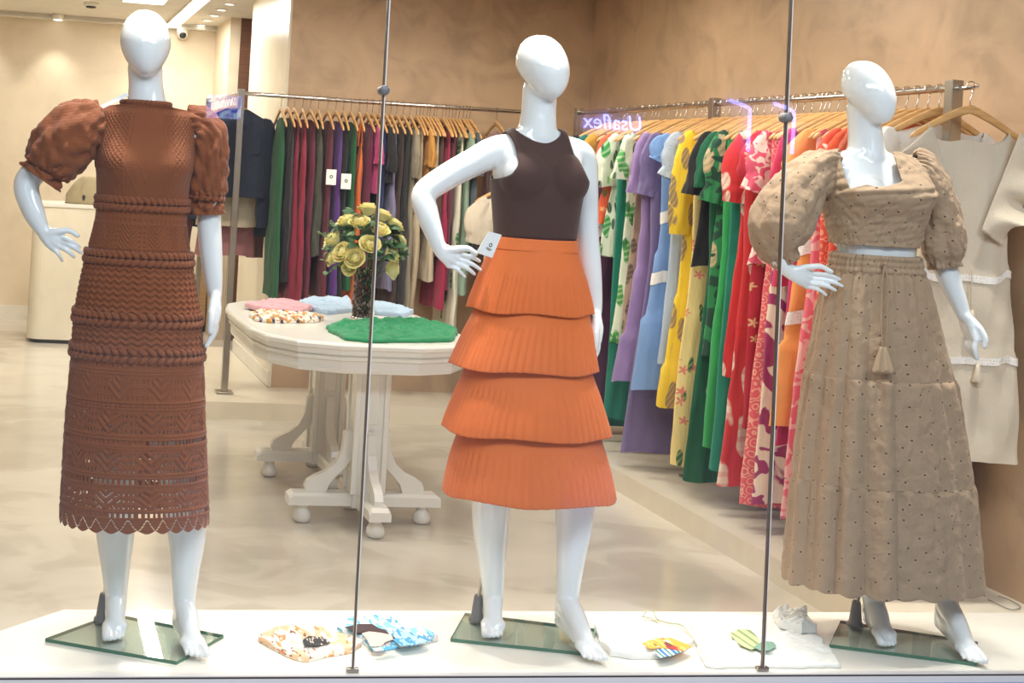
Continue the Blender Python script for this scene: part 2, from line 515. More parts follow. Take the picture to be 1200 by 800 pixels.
for i in range(3): pane(i).build('glass_pane', M['glass'], win)
for i in (1, 2):
    a0, a1 = SX[i]
    MB().add([(a0 + dx + (a1 - a0) * k, GY + dy, PL + .002 + k * (CEIL - PL - .002)) for k in (0, 1) for dx, dy in ((-.0022, -.006), (.0022, -.006), (.0022, .006), (-.0022, .006))],
             [(0, 1, 5, 4), (1, 2, 6, 5), (2, 3, 7, 6), (3, 0, 4, 7)]).build('glass_joint', M['seal'], win)
    MB().add([(a0 + .0037 + dx + (a1 - a0) * k, GY + dy, PL + .002 + k * (CEIL - PL - .002)) for k in (0, 1) for dx, dy in ((-.0015, -.0055), (.0015, -.0055), (.0015, .0055), (-.0015, .0055))],
             [(0, 1, 5, 4), (1, 2, 6, 5), (2, 3, 7, 6), (3, 0, 4, 7)]).build('edge_highlight', M['sill'], win)  # added pale strip, paints the highlight along the pane edge
    zc = 1.695; xc = a0 + (a1 - a0) * (zc - PL) / (CEIL - PL)
    k = MB().lathe((xc, GY, zc), [(.002, -.022), (.011, -.021), (.014, -.016), (.014, -.006), (.014, .006), (.014, .016), (.011, .021), (.002, .022)], 20, 'y')
    k.build('glass_clamp', M['grey_plastic'], win, True)
    MB().box(a0 - .018, GY - .008, PL + .001, a0 + .018, GY + .008, PL + .012, .002).build('glass_foot', M['steel'], win)
struct('sill', MB().box(-.6, GY - .024, .073, XW, GY + .012, PL - .0005), M['sill'], win)
struct('sill_groove', MB().box(-.6, GY - .0245, .092, XW, GY - .02, .0965), M['dark_gap'], win)
struct('frame_rail', MB().box(-.8, GY - .05, .045, XW + .1, GY + .01, .073).box(-.8, GY - .04, -.35, XW + .1, GY + .01, .045), M['frame_tinted'], win)
struct('frame_strip', MB().box(-.8, GY - .054, .052, XW + .1, GY - .05, .057), M['sill'], win)

# the mall corridor the camera stands in
M['mall_floor'] = plain('mall_floor', (176, 174, 176), .2)
M['mall_wall'] = plain('mall_wall', (168, 164, 166), .5)
struct('floor_corridor', MB().box(-12, -9.5, -.40, 18, GY - .05, -.30), M['mall_floor'])
struct('wall_opposite', MB().box(-12, -9.6, -.3, 18, -9.2, 4.2), M['mall_wall'])
struct('ceiling_corridor', MB().box(-12, -9.6, 4.0, 18, GY - .12, 4.1), M['ceiling'])
struct('wall_header', MB().box(-12, GY - .2, CEIL - .02, 18, GY - .1, 4.0), M['mall_wall'])
struct('wall_mall_left', MB().box(-12, GY - .12, -.3, -.6, GY + .02, CEIL), M['mall_wall'])
struct('wall_mall_right', MB().box(XW, GY - .12, -.3, 18, GY - .02, CEIL), M['mall_wall'])


def text(name, s, loc, size, mt, rot=(R(90), 0, 0), parent=None, depth=.004, shear=0., align='CENTER'):
    c = bpy.data.curves.new(name, 'FONT'); c.body = s; c.size = size; c.extrude = depth; c.align_x = align; c.align_y = 'CENTER'; c.shear = shear
    t_o = bpy.data.objects.new(name, c); COL.objects.link(t_o)
    dg = bpy.context.evaluated_depsgraph_get(); dg.update()
    me = bpy.data.meshes.new_from_object(t_o.evaluated_get(dg)); bpy.data.objects.remove(t_o); bpy.data.curves.remove(c)
    me.materials.clear(); me.materials.append(mt)
    o = bpy.data.objects.new(name, me); COL.objects.link(o)
    o.rotation_euler = rot; o.location = loc
    if parent is not None: o.parent = parent
    return o


M['neon'] = emit('neon_blue', (120, 132, 255), 34.0)
M['neon2'] = emit('neon_violet', (136, 140, 255), 16.0)
sg = text('neon_sign', 'Usaflex', (7.26, -9.15, 2.235), .27, M['neon'], (R(90), 0, R(180)), shear=.15)
tag(sg, 'blue neon shop sign across the mall, mirrored in the middle glass pane', 'sign')
nt = empty('neon_outline', (9.4, -9.12, 2.3), 'violet neon outline strokes across the mall, mirrored above the right rail', 'sign')
for dx in (-.30, .32):
    MB().tube([(9.4 + dx - .28, -9.12, 2.62), (9.4 + dx - .04, -9.12, 2.55), (9.4 + dx, -9.12, 2.45), (9.4 + dx, -9.12, 2.0)], .025, 8, 3).build('neon_tube', M['neon2'], nt, True)
lp = empty('lit_poster', (2.26, -9.19, 2.1), 'small blue backlit poster across the mall, mirrored beside the left rack post', 'poster')
MB().box(2.05, -9.19, 1.98, 2.47, -9.15, 2.26, .004).build('poster_face', M['paper'], lp)
t_ = NT('poster_print'); v_ = t_.n('ShaderNodeTexNoise', {'Vector': t_.coord(), 'Scale': 5.0, 'Distortion': 2.0}).outputs[0]
e_ = t_.n('ShaderNodeEmission', {'Color': t_.ramp(v_, [(.42, lin((60, 84, 220))), (.5, lin((150, 150, 235))), (.6, lin((190, 220, 255)))]), 'Strength': 5.0}); t_.t.links.new(e_.outputs[0], t_.out.inputs[0])
lp.children[0].data.materials[0] = t_.m

# ceiling fixtures of the rear room
lf = empty('linear_light', (1.155, 10.3, CEIL), 'long white linear ceiling light in the rear room', 'light')
MB().box(1.10, 9.0, CEIL - .012, 1.21, 11.95, CEIL - .002).build('diffuser', M['light_white'], lf)
MB().box(1.088, 8.99, CEIL - .016, 1.10, 11.96, CEIL).box(1.21, 8.99, CEIL - .016, 1.222, 11.96, CEIL).build('light_frame', M['trim_white'], lf)
pf = empty('panel_light', (.77, 10.2, CEIL), 'square white ceiling panel light behind the left mannequin head', 'light')
MB().box(.61, 9.9, CEIL - .012, .92, 10.46, CEIL - .002).build('diffuser', M['light_white'], pf)
MB().box(.598, 9.888, CEIL - .014, .61, 10.472, CEIL).box(.92, 9.888, CEIL - .014, .932, 10.472, CEIL).box(.61, 9.888, CEIL - .014, .92, 9.9, CEIL).box(.61, 10.46, CEIL - .014, .92, 10.472, CEIL).build('light_frame', M['trim_white'], pf)
for k in range(5):
    y = 10.15 + k * .44
    s = empty('ceiling_spot', (1.392, y, CEIL), 'small round ceiling downlight, %s in the row beside the linear light' % ['nearest', 'second', 'middle', 'fourth', 'farthest'][k], 'light', 'round downlights in the rear room ceiling')
    MB().lathe((1.392, y, CEIL), [(.002, -.006), (.034, -.006), (.034, -.001)], 18).build('lamp', M['light_spot'], s)
    MB().lathe((1.392, y, CEIL), [(.034, -.001), (.035, -.008), (.05, -.006), (.052, 0)], 20).build('rim', M['trim_white'], s, True)
wsp = empty('wall_spot', (.15, YF - .1, CEIL), 'small spot on the cornice of the far cream wall', 'light')
MB().lathe((.15, YF - .1, CEIL), [(.05, 0), (.05, -.03), (.04, -.05)], 16).build('housing', M['trim_white'], wsp, True)
MB().lathe((.15, YF - .1, CEIL), [(.038, -.051), (.036, -.054), (.003, -.055)], 16).build('lamp', M['light_spot'], wsp)
for x, y, e in ((.15, YF - .24, 14), (-.45, YF - .24, 12), (1.0, YF - .24, 12), (1.39, 11.7, 6)):
    lamp('wall_wash', 'SPOT', (x, y, 2.58), e, WARM, .03, target=(x, YF, 1.2), angle=75, blend=.8)
sd = empty('smoke_detector', (.386, 10.8, CEIL), 'small round smoke detector on the rear ceiling', 'detector')
MB().lathe((.386, 10.8, CEIL), [(.06, 0), (.06, -.02), (.045, -.03)], 18).build('housing', M['trim_white'], sd, True)
MB().lathe((.386, 10.8, CEIL), [(.043, -.028), (.036, -.042), (.003, -.045)], 16).build('sensor', M['dark_plastic'], sd, True)
cc = empty('security_camera', (1.235, YF - .07, 2.60), 'white dome security camera under the far cornice', 'camera')
MB().lathe((1.235, YF - .075, 2.60), [(.05, .0), (.05, -.03), (.045, -.06), (.028, -.085), (.004, -.092)], 18).build('housing', M['trim_white'], cc, True)
MB().ell((1.235, YF - .11, 2.545), (.030, .022, .030)).build('lens', M['dark_plastic'], cc, True)

# ------------------------------------------------------------------ mannequins
MY = 3.86                                      # plane the mannequins stand in
SUPER = 2.35


def at(x, y, d=0.0): return onY(x, y, MY + d)


def sring(cx, cy, z, a, b, n=40, e=SUPER, bf=None):
    t = np.arange(n) * 2 * math.pi / n; c, s = np.cos(t), np.sin(t)
    bb_ = np.where(s < 0, bf if bf else b, b)
    return np.stack([cx + a * np.sign(c) * np.abs(c) ** (2 / e), cy + bb_ * np.sign(s) * np.abs(s) ** (2 / e), np.full(n, z)], 1)


def add_head(mb, top, chin, width, yaw, tilt=0., depth=.172):
    """smooth egg head without features: crown at top, chin at chin"""
    h = np.linalg.norm(top - chin); mid = (top + chin) / 2; n, k_ = 36, 22; rs = []
    ax = (top - chin) / h
    for k in range(1, k_):
        t = math.pi * k / k_; z = -math.cos(t); r = math.sin(t) ** .86
        low = max(0., -z); a = np.arange(n) * 2 * math.pi / n
        w = r * (1 - .34 * low ** 1.4)
        f = r * (1 - .10 * low); bk = r * (1 - .50 * low ** 1.2)         # the back of the head lifts away from the neck
        y = np.sin(a); dy = np.where(y < 0, f * .50, bk * .56) * y
        P = np.stack([w * .5 * np.cos(a) * width, dy * depth, np.full(n, z * .5 * h)], 1)
        P[:, 1] -= .010 * max(0, -z)
        c, s = math.cos(yaw), math.sin(yaw)
        Q = np.stack([P[:, 0] * c - P[:, 1] * s, P[:, 0] * s + P[:, 1] * c, P[:, 2]], 1)
        Q[:, 0] += ax[0] * Q[:, 2]; Q[:, 1] += ax[1] * Q[:, 2] + tilt * Q[:, 2]
        rs.append(Q + mid)
    mb.rings(rs)


def add_torso(mb, spine, sh=1.0):
    """spine: function z -> (x, y)"""
    prof = [(.86, .145, .098, .105), (.92, .162, .108, .118), (.99, .168, .108, .118), (1.06, .160, .104, .108), (1.14, .136, .094, .092), (1.22, .117, .088, .084),
            (1.29, .112, .090, .082), (1.36, .119, .094, .088), (1.43, .128, .098, .097), (1.49, .134, .096, .092), (1.535, .136, .088, .078),
            (1.57, .130, .074, .060), (1.60, .105, .060, .046), (1.622, .072, .052, .044)]
    mb.rings([sring(spine(z)[0], spine(z)[1], z, a * sh, bf, 40, SUPER, b) for z, a, b, bf in [(p[0], p[1], p[3], p[2]) for p in prof]])


def add_bust(mb, spine, z=1.465, dx=.062, yaw=0.):
    x, y = spine(z)
    for s in (-1, 1): mb.ell((x + s * dx, y - .058, z), (.066, .056, .070))


def add_neck(mb, base, chin_back, r0=.060, r1=.050):
    mid = (np.array(base) + np.array(chin_back)) / 2
    mb.tube([base, mid, chin_back], [r0, r1, r1], 24, 5)


def add_arm(mb, pts, rad): mb.tube(pts, rad, 20, 6)


def hand_spread(mb, wrist, kn, tips, thumb, r=.0066):
    """a hand held flat: wrist, four knuckles, four finger tips, thumb chain (3 points)"""
    w = np.array(wrist); kn = [np.array(k) for k in kn]; tips = [np.array(t) for t in tips]
    bend = np.array([0, -.010, .004])
    for i, k in enumerate(kn):
        a = w + (k - w) * .05 + (k - sum(kn) / 4) * .25
        mb.tube([a, (a + k) / 2 + np.array([0, -.004, 0]), k], [.0175, .0145, .0088], 12, 4)
        t = tips[i]; rr = r * (1 if i < 3 else .86)
        mb.tube([k, k + (t - k) * .42 + bend, k + (t - k) * .72 + bend * .8, t], [rr * 1.14, rr * 1.04, rr * .95, rr * .78], 12, 4)
    th = [np.array(p) for p in thumb]
    mb.tube([w + (th[0] - w) * .2] + th, [.015, .0115, .0086, .0068], 12, 4)


def hand_down(mb, wrist, palm, tips, thumb_side=-1, spread=.011, fwd=.0):
    """a relaxed hand hanging down, seen from the thumb side: fingers lie one behind the other"""
    w, p, t = np.array(wrist), np.array(palm), np.array(tips)
    for i in range(4):
        oy = (i - 1.5) * .0195; ox = (i - 1.5) * spread
        k = p + np.array([ox, oy, .004 * (1 - abs(i - 1.2))])
        mb.tube([w + np.array([ox * .3, oy * .55, 0]), (w + k) / 2 + np.array([0.003, oy * .2, 0]), k], [.0165, .0165, .0118], 12, 4)
        L = (1.0, 1.06, 1.0, .84)[i]; e = k + (t - p) * L + np.array([0, -oy * .25 + fwd, 0])
        curl = np.array([.006 * -thumb_side, 0, 0])
        mb.tube([k, k + (e - k) * .4 + curl, k + (e - k) * .72 + curl * .7, e], [.0098, .0092, .0084, .0068], 12, 4)
    a = w + (p - w) * .28 + np.array([.010 * thumb_side, -.028, 0]); b = w + (p - w) * .85 + np.array([.016 * thumb_side, -.040, 0]); c = p + (t - p) * .32 + np.array([.012 * thumb_side, -.038, 0])
    mb.tube([w + np.array([0, -.01, 0]), a, b, c], [.015, .0135, .0105, .0082], 12, 4)


def add_leg(mb, hip, knee, calf, ankle, toe, r=(.085, .062, .056, .032), z0=PL + .012):
    hip, knee, calf, ankle, toe = [np.array(p, float) for p in (hip, knee, calf, ankle, toe)]
    th = (hip + knee) / 2
    mb.tube([hip, th, knee, calf, (calf + ankle) / 2 + np.array([0, .002, 0]), ankle], [r[0], r[0] * .90, r[1], r[2], (r[2] + r[3]) * .49, r[3]], 24, 6)
    d = toe - ankle; d[2] = 0; d /= np.linalg.norm(d); sd_ = np.array([-d[1], d[0], 0])
    ball = toe - d * .058; ball[2] = z0 + .024
    heel = ankle - d * .022; heel[2] = max(z0 + .030, ankle[2] - .070)
    inst = (ankle + ball) / 2 + np.array([0, 0, .006])
    mb.tube([ankle + np.array([0, 0, .05]), ankle, inst, ball + np.array([0, 0, .004])], [r[3], .033, .030, .025], 20, 6)
    mb.tube([ankle + np.array([0, 0, .04]) - d * .004, ankle - d * .012, heel], [.029, .029, .027], 18, 5)
    mb.tube([heel, (heel + ball) / 2 + np.array([0, 0, .006]), ball], [.026, .029, .026], 18, 5)
    mb.tube([(ankle + heel) / 2, (heel + ball) / 2 + np.array([0, 0, .018]), ball], [.030, .032, .026], 18, 5)
    mb.ell(ball + sd_ * .011, (.029, .032, .019)); mb.ell(ball - sd_ * .011, (.026, .030, .018))
    for i in range(5):
        o = (i - 2) * .0140; ln = (.060, .060, .054, .046, .034)[i]; rr = (.0122, .0082, .0078, .0074, .0070)[i]
        a = ball + sd_ * (-o * .92) * LEGSIDE[0]; b = a + d * ln; b[2] = z0 + rr; mdp = a + d * ln * .55; mdp[2] = z0 + rr + .008
        mb.tube([a, mdp, b], [rr * 1.1, rr * 1.02, rr], 12, 4)


LEGSIDE = [1]


def spine_of(pts):
    z = [p[2] for p in pts]; x = [p[0] for p in pts]; y = [p[1] for p in pts]
    o = np.argsort(z); z, x, y = np.array(z)[o], np.array(x)[o], np.array(y)[o]
    return lambda q: (float(np.interp(q, z, x)), float(np.interp(q, z, y)))


def body(root, mb, keep):
    """one continuous surface; keep = (point, radius) pairs where fingers and toes must stay crisp"""
    me = remesh(mb, .0031, 1, .5)
    bm = bmesh.new(); bm.from_mesh(me); n = len(bm.verts)
    V = np.array([v.co for v in bm.verts]); far = np.ones(n, bool)
    for p, r_ in keep: far &= np.linalg.norm(V - np.array(p), axis=1) > r_
    vs_ = [v for v in bm.verts if far[v.index]]
    for _ in range(22): bmesh.ops.smooth_vert(bm, verts=vs_, factor=.5, use_axis_x=True, use_axis_y=True, use_axis_z=True)
    bm.to_mesh(me); bm.free()
    return link('body', me, M['body'], root)


def plate(root, px, mt=M['plate']):
    P = [onZ(x, y, PL + .010)[:2] for x, y in px]
    return MB().prism([tuple(p) for p in P], PL + .001, PL + .011).build('base_plate', mt, root)


def spigot(root, x, y, top=None):
    b = onZ(x, y, PL + .011)
    MB().lathe(b, [(.026, 0), (.026, .008), (.020, .014), (.013, .075), (.010, .082), (.002, .083)], 20).build('support_cone', M['grey_plastic'], root, True)
    e = top if top is not None else b + np.array([.01, -.005, .34])
    MB().tube([b + np.array([0, 0, .06]), (b + np.array([0, 0, .05]) + e) / 2, e], .005, 10, 3).build('support_rod', M['steel'], root, True)


Z_PL = PL + .012
# --- left mannequin
m1 = empty('mannequin', (.40, MY, PL), 'white egg-headed mannequin at left wearing the brown knitted dress', 'mannequin', 'mannequins in the shop window')
sp1 = spine_of([at(172, 122, .01), at(170, 190, .01), at(167, 300), at(163, 360), at(158, 440), at(157, 480)])
b = MB(); add_torso(b, sp1); add_bust(b, sp1)
add_head(b, at(171, 12), at(170, 91, -.03), .144, 0.)
add_neck(b, at(172, 128, .015), at(170, 78, .012))
ARM = [.046, .047, .043, .037, .036, .032, .024, .0195]
add_arm(b, [at(120, 152, .01), at(92, 160, .01), at(64, 182, .01), at(36, 206, .01), at(31, 222, .005), at(40, 250, -.01), at(50, 270, -.02)], [.05, .047, .042, .037, .036, .031, .021])
hand_spread(b, at(53, 274, -.022), [at(70, 277, -.03), at(71, 283, -.03), at(69, 288.5, -.03), at(63, 292, -.028)],
            [at(93, 289, -.035), at(95, 296, -.035), at(87, 301, -.035), at(73, 305.5, -.03)], [at(64, 272, -.035), at(80, 270, -.042), at(91, 276, -.045)])
add_arm(b, [at(212, 154, .01), at(238, 164, .015), at(246, 200, .02), at(245, 250, .02), at(247, 290, .01), at(250, 325, .0), at(252, 347, -.005)], [.05, .046, .041, .036, .034, .028, .021])
hand_down(b, at(252, 347, -.005), at(252, 378, -.015), at(243, 404, -.03), -1, .004)
LEGSIDE[0] = -1
add_leg(b, at(133, 430), at(135, 565, .03), at(135, 625, .08), at(136, 700, .12), onZ(134, 751, Z_PL))
LEGSIDE[0] = 1
add_leg(b, at(194, 430), at(212, 565), at(219, 625, .02), at(216, 704, .01), onZ(231, 771, Z_PL))
body(m1, b, [(at(78, 286, -.03), .062), (at(250, 385, -.015), .068), (onZ(134, 751, Z_PL), .034), (onZ(231, 771, Z_PL), .036)])
plate(m1, [(53, 748), (207, 775), (262, 744), (133, 719)]); spigot(m1, 120, 727, at(130, 640, .09))
# --- middle mannequin
m2 = empty('mannequin', (1.55, MY, PL), 'white mannequin in the middle wearing the dark brown tank top and orange skirt', 'mannequin', 'mannequins in the shop window')
sp2 = spine_of([at(630, 155, .01), at(630, 212, .01), at(627, 275), at(626, 310), at(624, 380), at(622, 450)])
T2 = MB(); add_torso(T2, sp2, 1.0); add_bust(T2, sp2, 1.478, .062)
b = MB(); add_torso(b, sp2, 1.0); add_bust(b, sp2, 1.478, .062)
add_head(b, at(633, 42), at(641, 116, -.04), .144, R(24), depth=.160)
add_neck(b, at(629, 162, .015), at(633, 104, .012), .062, .052)
add_arm(b, [at(600, 176, .02), at(580, 178, .02), at(555, 190, .02), at(522, 208, .02), at(497, 227, .015), at(500, 248, .0), at(508, 272, -.015), at(514, 290, -.025)],
        [.05, .048, .043, .040, .037, .035, .028, .0215])
hand_spread(b, at(517, 293, -.028), [at(538, 298, -.035), at(538, 304, -.035), at(534, 309, -.035), at(526, 311, -.03)],
            [at(562, 306, -.05), at(563, 316, -.05), at(556, 321, -.05), at(545, 324.5, -.04)], [at(532, 292, -.045), at(548, 291, -.055), at(558, 297, -.06)])
add_arm(b, [at(664, 178, .03), at(682, 186, .035), at(686, 225, .035), at(688, 270, .03), at(692, 315, .02), at(696, 350, .01), at(697, 370, .0)], [.05, .044, .039, .035, .033, .026, .021])
hand_down(b, at(697, 370, .0), at(698, 398, -.01), at(692, 423, -.03), -1, .004)
LEGSIDE[0] = -1
add_leg(b, at(592, 420), at(578, 555, .03), at(575, 610, .08), at(578, 698, .125), onZ(578, 748, Z_PL))
LEGSIDE[0] = 1
add_leg(b, at(656, 420), at(674, 555), at(673, 610, .02), at(665, 702, .01), onZ(698, 775, Z_PL))
body(m2, b, [(at(547, 308, -.04), .062), (at(696, 405, -.01), .068), (onZ(578, 748, Z_PL), .034), (onZ(698, 775, Z_PL), .036)])
plate(m2, [(528, 748), (690, 765), (700, 737), (545, 718)]); spigot(m2, 559, 727, at(570, 640, .09))
# --- right mannequin
m3 = empty('mannequin', (2.76, MY, PL), 'white mannequin at right wearing the beige crop top and long beige skirt', 'mannequin', 'mannequins in the shop window')
sp3 = spine_of([at(1016, 178, .01), at(1024, 238, .01), at(1027, 290), at(1029, 330), at(1033, 400), at(1036, 470)])
b = MB(); add_torso(b, sp3, 1.02); add_bust(b, sp3, 1.478, .060)
add_head(b, at(1011, 72), at(1027, 144, -.04), .136, R(30), depth=.150)
add_neck(b, at(1016, 186, .015), at(1012, 128, .012), .060, .050)
add_arm(b, [at(986, 200, .01), at(962, 205, .01), at(940, 230, .01), at(918, 262, .01), at(906, 284, .005), at(914, 304, -.02), at(924, 318, -.035)], [.05, .045, .042, .038, .036, .029, .021])
hand_spread(b, at(927, 319, -.038), [at(951, 320, -.045), at(951, 326, -.045), at(948, 331, -.045), at(945, 335.5, -.04)],
            [at(984, 327, -.075), at(987, 335, -.075), at(979, 340, -.075), at(968, 345.5, -.06)], [at(944, 313, -.055), at(961, 312, -.07), at(974, 318, -.08)])
add_arm(b, [at(1060, 200, .02), at(1078, 208, .025), at(1090, 245, .02), at(1101, 290, .015), at(1112, 325, .0), at(1124, 355, -.02), at(1130, 371, -.03)], [.05, .044, .040, .037, .034, .026, .021])
hand_down(b, at(1131, 372, -.03), at(1139, 397, -.04), at(1142, 418, -.055), 1, .006)
LEGSIDE[0] = -1
add_leg(b, at(1004, 440), at(1014, 580, .02), at(1019, 640, .05), at(1024, 706, .09), onZ(1042, 758, Z_PL))
LEGSIDE[0] = 1
add_leg(b, at(1066, 440), at(1100, 580), at(1109, 640, .02), at(1110, 706, .0), onZ(1143, 777, Z_PL))
body(m3, b, [(at(966, 328, -.05), .066), (at(1138, 402, -.04), .066), (onZ(1041, 758, Z_PL), .034), (onZ(1143, 777, Z_PL), .036)])
plate(m3, [(972, 755), (1145, 777), (1146, 752), (985, 727)]); spigot(m3, 1002, 733, at(1016, 660, .07))

# ------------------------------------------------------------------ clothes on the mannequins


def knit_mat(name, c):
    t = NT(name); co = t.coord(); nz = t.noise(co, 9, 4)
    w = t.n('ShaderNodeTexWave', {'Vector': t.coord('Object', (1, 1, 1)), 'Scale': 95.0, 'Distortion': 1.5, 'Detail': 1.0}, bands_direction='Z').outputs['Fac']
    c = lin(c); d = tuple(v * .78 for v in c[:3]) + (1,); e = tuple(min(1, v * 1.12) for v in c[:3]) + (1,)
    return t.bsdf(t.mix(nz, d, e), .8, 0, t.math('ADD', w, t.noise(co, 260, 2)), .35, .003, **{'Sheen Weight': .2})


def dotted_mat(name, c, dot):
    """washed cotton with small embroidered eyelets"""
    t = NT(name); co = t.coord('UV', (1, 1, 1), (0, 0, .6)); nz = t.noise(t.coord(), 8, 5)
    vo = t.n('ShaderNodeTexVoronoi', {'Vector': co, 'Scale': 22.0, 'Randomness': .6}, voronoi_dimensions='2D').outputs['Distance']
    f = t.math('MULTIPLY', t.math('SUBTRACT', 1.0, t.step(vo, .062, .022)), .85); ring = t.math('SUBTRACT', 1.0, t.step(vo, .15, .05))
    c = lin(c); d = tuple(v * .84 for v in c[:3]) + (1,); e = tuple(min(1, v * 1.10) for v in c[:3]) + (1,)
    col = t.mix(nz, d, e); col = t.mix(t.math('MULTIPLY', ring, .35), col, tuple(min(1, v * 1.3) for v in c[:3]) + (1,)); col = t.mix(f, col, lin(dot))
    wr = t.n('ShaderNodeTexNoise', {'Vector': t.coord('Object', (1, 1, .55)), 'Scale': 17.0, 'Detail': 4.0, 'Distortion': .8}).outputs[0]
    h = t.math('SUBTRACT', wr, t.math('MULTIPLY', f, .25))
    return t.bsdf(col, .8, 0, h, .7, .016, **{'Sheen Weight': .1})


M['knit'] = knit_mat('rust_knit', (140, 71, 22))
M['tank'] = cloth('brown_rib_jersey', (74, 46, 36), .8, .08, 900, .15)
M['orange'] = cloth('orange_pleat_fabric', (234, 116, 46), .72, .06, 900, .25)
M['beige'] = dotted_mat('beige_eyelet_cotton', (174, 145, 115), (70, 48, 38))
M['beige_in'] = plain('beige_plain_cotton', (174, 146, 116), .85)


def rows_interp(rows, m_):
    """rows: (y, xl, xr, b_front, b_back) in photo pixels / metres -> m_ smooth rows of cx, cy, z, a, bf, bb"""
    R_ = np.array([(r[0], r[1], r[2], r[3], r[4] if len(r) > 4 else r[3], r[5] if len(r) > 5 else 0.) for r in rows], float)
    t = np.concatenate([[0], np.cumsum(np.abs(np.diff(R_[:, 0])) + .01)])
    dense = catmull(np.column_stack([R_, t]), 12); q = np.linspace(0, t[-1], m_)
    return np.stack([np.interp(q, dense[:, 6], dense[:, i]) for i in range(6)], 1)


def loft(rows, m_, theta, disp=None, e=2.25, d0=0.0, hem=None):
    """grid of points (m_, len(theta), 3); theta = 0 faces the viewer. disp(y, th, a) -> outward metres"""
    D = rows_interp(rows, m_); out = np.zeros((m_, len(theta), 3)); c, s = np.sin(theta), -np.cos(theta)
    for k in range(m_):
        y, xl, xr, bf, bb_, dy = D[k]
        L, Rr = at(xl, y, d0 + dy), at(xr, y, d0 + dy); cen = (L + Rr) / 2; a = abs(Rr[0] - L[0]) / 2
        b_ = np.where(s < 0, bf, bb_)
        nx, ny = np.sign(c) * np.abs(c) ** (2 / e), np.sign(s) * np.abs(s) ** (2 / e)
        o = disp(np.full(len(theta), y), theta, a) if disp is not None else 0
        out[k, :, 0] = cen[0] + a * nx + o * c; out[k, :, 1] = cen[1] + b_ * ny + o * s; out[k, :, 2] = cen[2]
        if hem is not None: out[k, :, 2] += hem(y, theta)
    return out


def grid_obj(name, G, mt, parent, keep=None, thick=.0, smooth_b=0):
    r, n = G.shape[:2]; F = grid_faces(r, n)
    if keep is not None: F = F[keep.reshape(-1)[:len(F)]] if keep.dtype == bool else F
    V = G.reshape(-1, 3)
    me = mesh_from(name, V, F)
    if mt is not None and mt.name.startswith('beige_eyelet'):
        per = float(np.linalg.norm(np.diff(G[r // 2], axis=0), axis=1).sum()); hh = np.concatenate([[0], np.cumsum(np.linalg.norm(np.diff(G.mean(1), axis=0), axis=1))])
        cols = F % n; rows_ = F // n; wrap = (cols.max(1) - cols.min(1)) > n / 2
        cu = np.where(wrap[:, None] & (cols < n / 2), cols + n, cols)
        uv = me.uv_layers.new(name='UVMap'); uv.data.foreach_set('uv', np.stack([cu * per / n, hh[rows_]], -1).astype(np.float32).ravel())
    if keep is not None or smooth_b:
        bm = bmesh.new(); bm.from_mesh(me)
        bmesh.ops.delete(bm, geom=[v for v in bm.verts if not v.link_faces], context='VERTS')
        for _ in range(smooth_b):
            new = {}
            for v in bm.verts:
                if v.is_boundary:
                    nb = [e.other_vert(v).co for e in v.link_edges if e.is_boundary]
                    if len(nb) == 2: new[v] = v.co * .5 + (nb[0] + nb[1]) * .25
            for v, c in new.items(): v.co = c
        bm.to_mesh(me); bm.free()
    o = link(name, me, mt, parent)
    if thick:
        md = o.modifiers.new('thickness', 'SOLIDIFY'); md.thickness = thick; md.offset = -1
    return o


def full(n): return np.arange(n) * 2 * math.pi / n - math.pi


def front_dense(nf, nb):
    a = np.linspace(-1.75, 1.75, nf, endpoint=False); b_ = np.linspace(1.75, 2 * math.pi - 1.75, nb, endpoint=False)
    return np.concatenate([a, b_])


def sleeve(name, pts, rad, mt, parent, n=72, m_=60, disp=None, sq=1.0, up=(0, -1, 0), thick=.002):
    rg = tube_rings(pts, rad, n, 12, sq, up, False); G = np.array(rg)
    t0 = np.linspace(0, len(G) - 1, m_); i0 = np.floor(t0).astype(int).clip(0, len(G) - 2); f = (t0 - i0)[:, None, None]
    G = G[i0] * (1 - f) + G[i0 + 1] * f
    if disp is not None:
        C = G.mean(1, keepdims=True); N = G - C; N /= np.linalg.norm(N, axis=2, keepdims=True) + 1e-9
        v = np.linspace(0, 1, m_)[:, None]; th = np.arange(n)[None, :] * 2 * math.pi / n
        G = G + N * disp(v, th, G)[:, :, None]
    return grid_obj(name, G, mt, parent, thick=thick)


def sm(a, b, x): t = np.clip((x - a) / (b - a), 0, 1); return t * t * (3 - 2 * t)
def gau(x, s): return np.exp(-(x / s) ** 2)


# --- rust knitted dress
kd = empty('knitted_dress', (.36, MY, .45), 'rust brown knitted midi dress with puff sleeves on the left mannequin', 'dress')
K_ROWS = [(122, 147, 196, .062, .060, .012), (124.5, 138, 205, .066, .064, .012), (128, 122, 224, .066, .066, .012), (136, 114, 231, .076, .076, .01), (153, 112, 231, .090, .082, .01), (175, 111, 229, .104, .09, .008),
          (195, 112, 226, .114, .096, .006), (215, 113, 222, .112, .096, .003), (238, 113, 220, .104, .094), (264, 110, 219, .100, .092), (292, 103, 223, .104, .098), (330, 94, 229, .114, .112),
          (370, 87, 235, .122, .122), (408, 84, 238, .126, .126), (450, 80, 240, .13, .13), (500, 75, 241, .134, .134), (550, 71, 242, .138, .138), (590, 68.5, 243, .142, .142), (607, 68, 243.5, .143, .143)]
BR = (238, 301, 370, 410)                       # braid rows
PANELS = ((431, 461, 0), (471, 498, 1), (515, 542, 1), (559, 583, 1))
HROWS = ((421, 0), (466, 0), (507, 1), (551, 1), (589, 1))


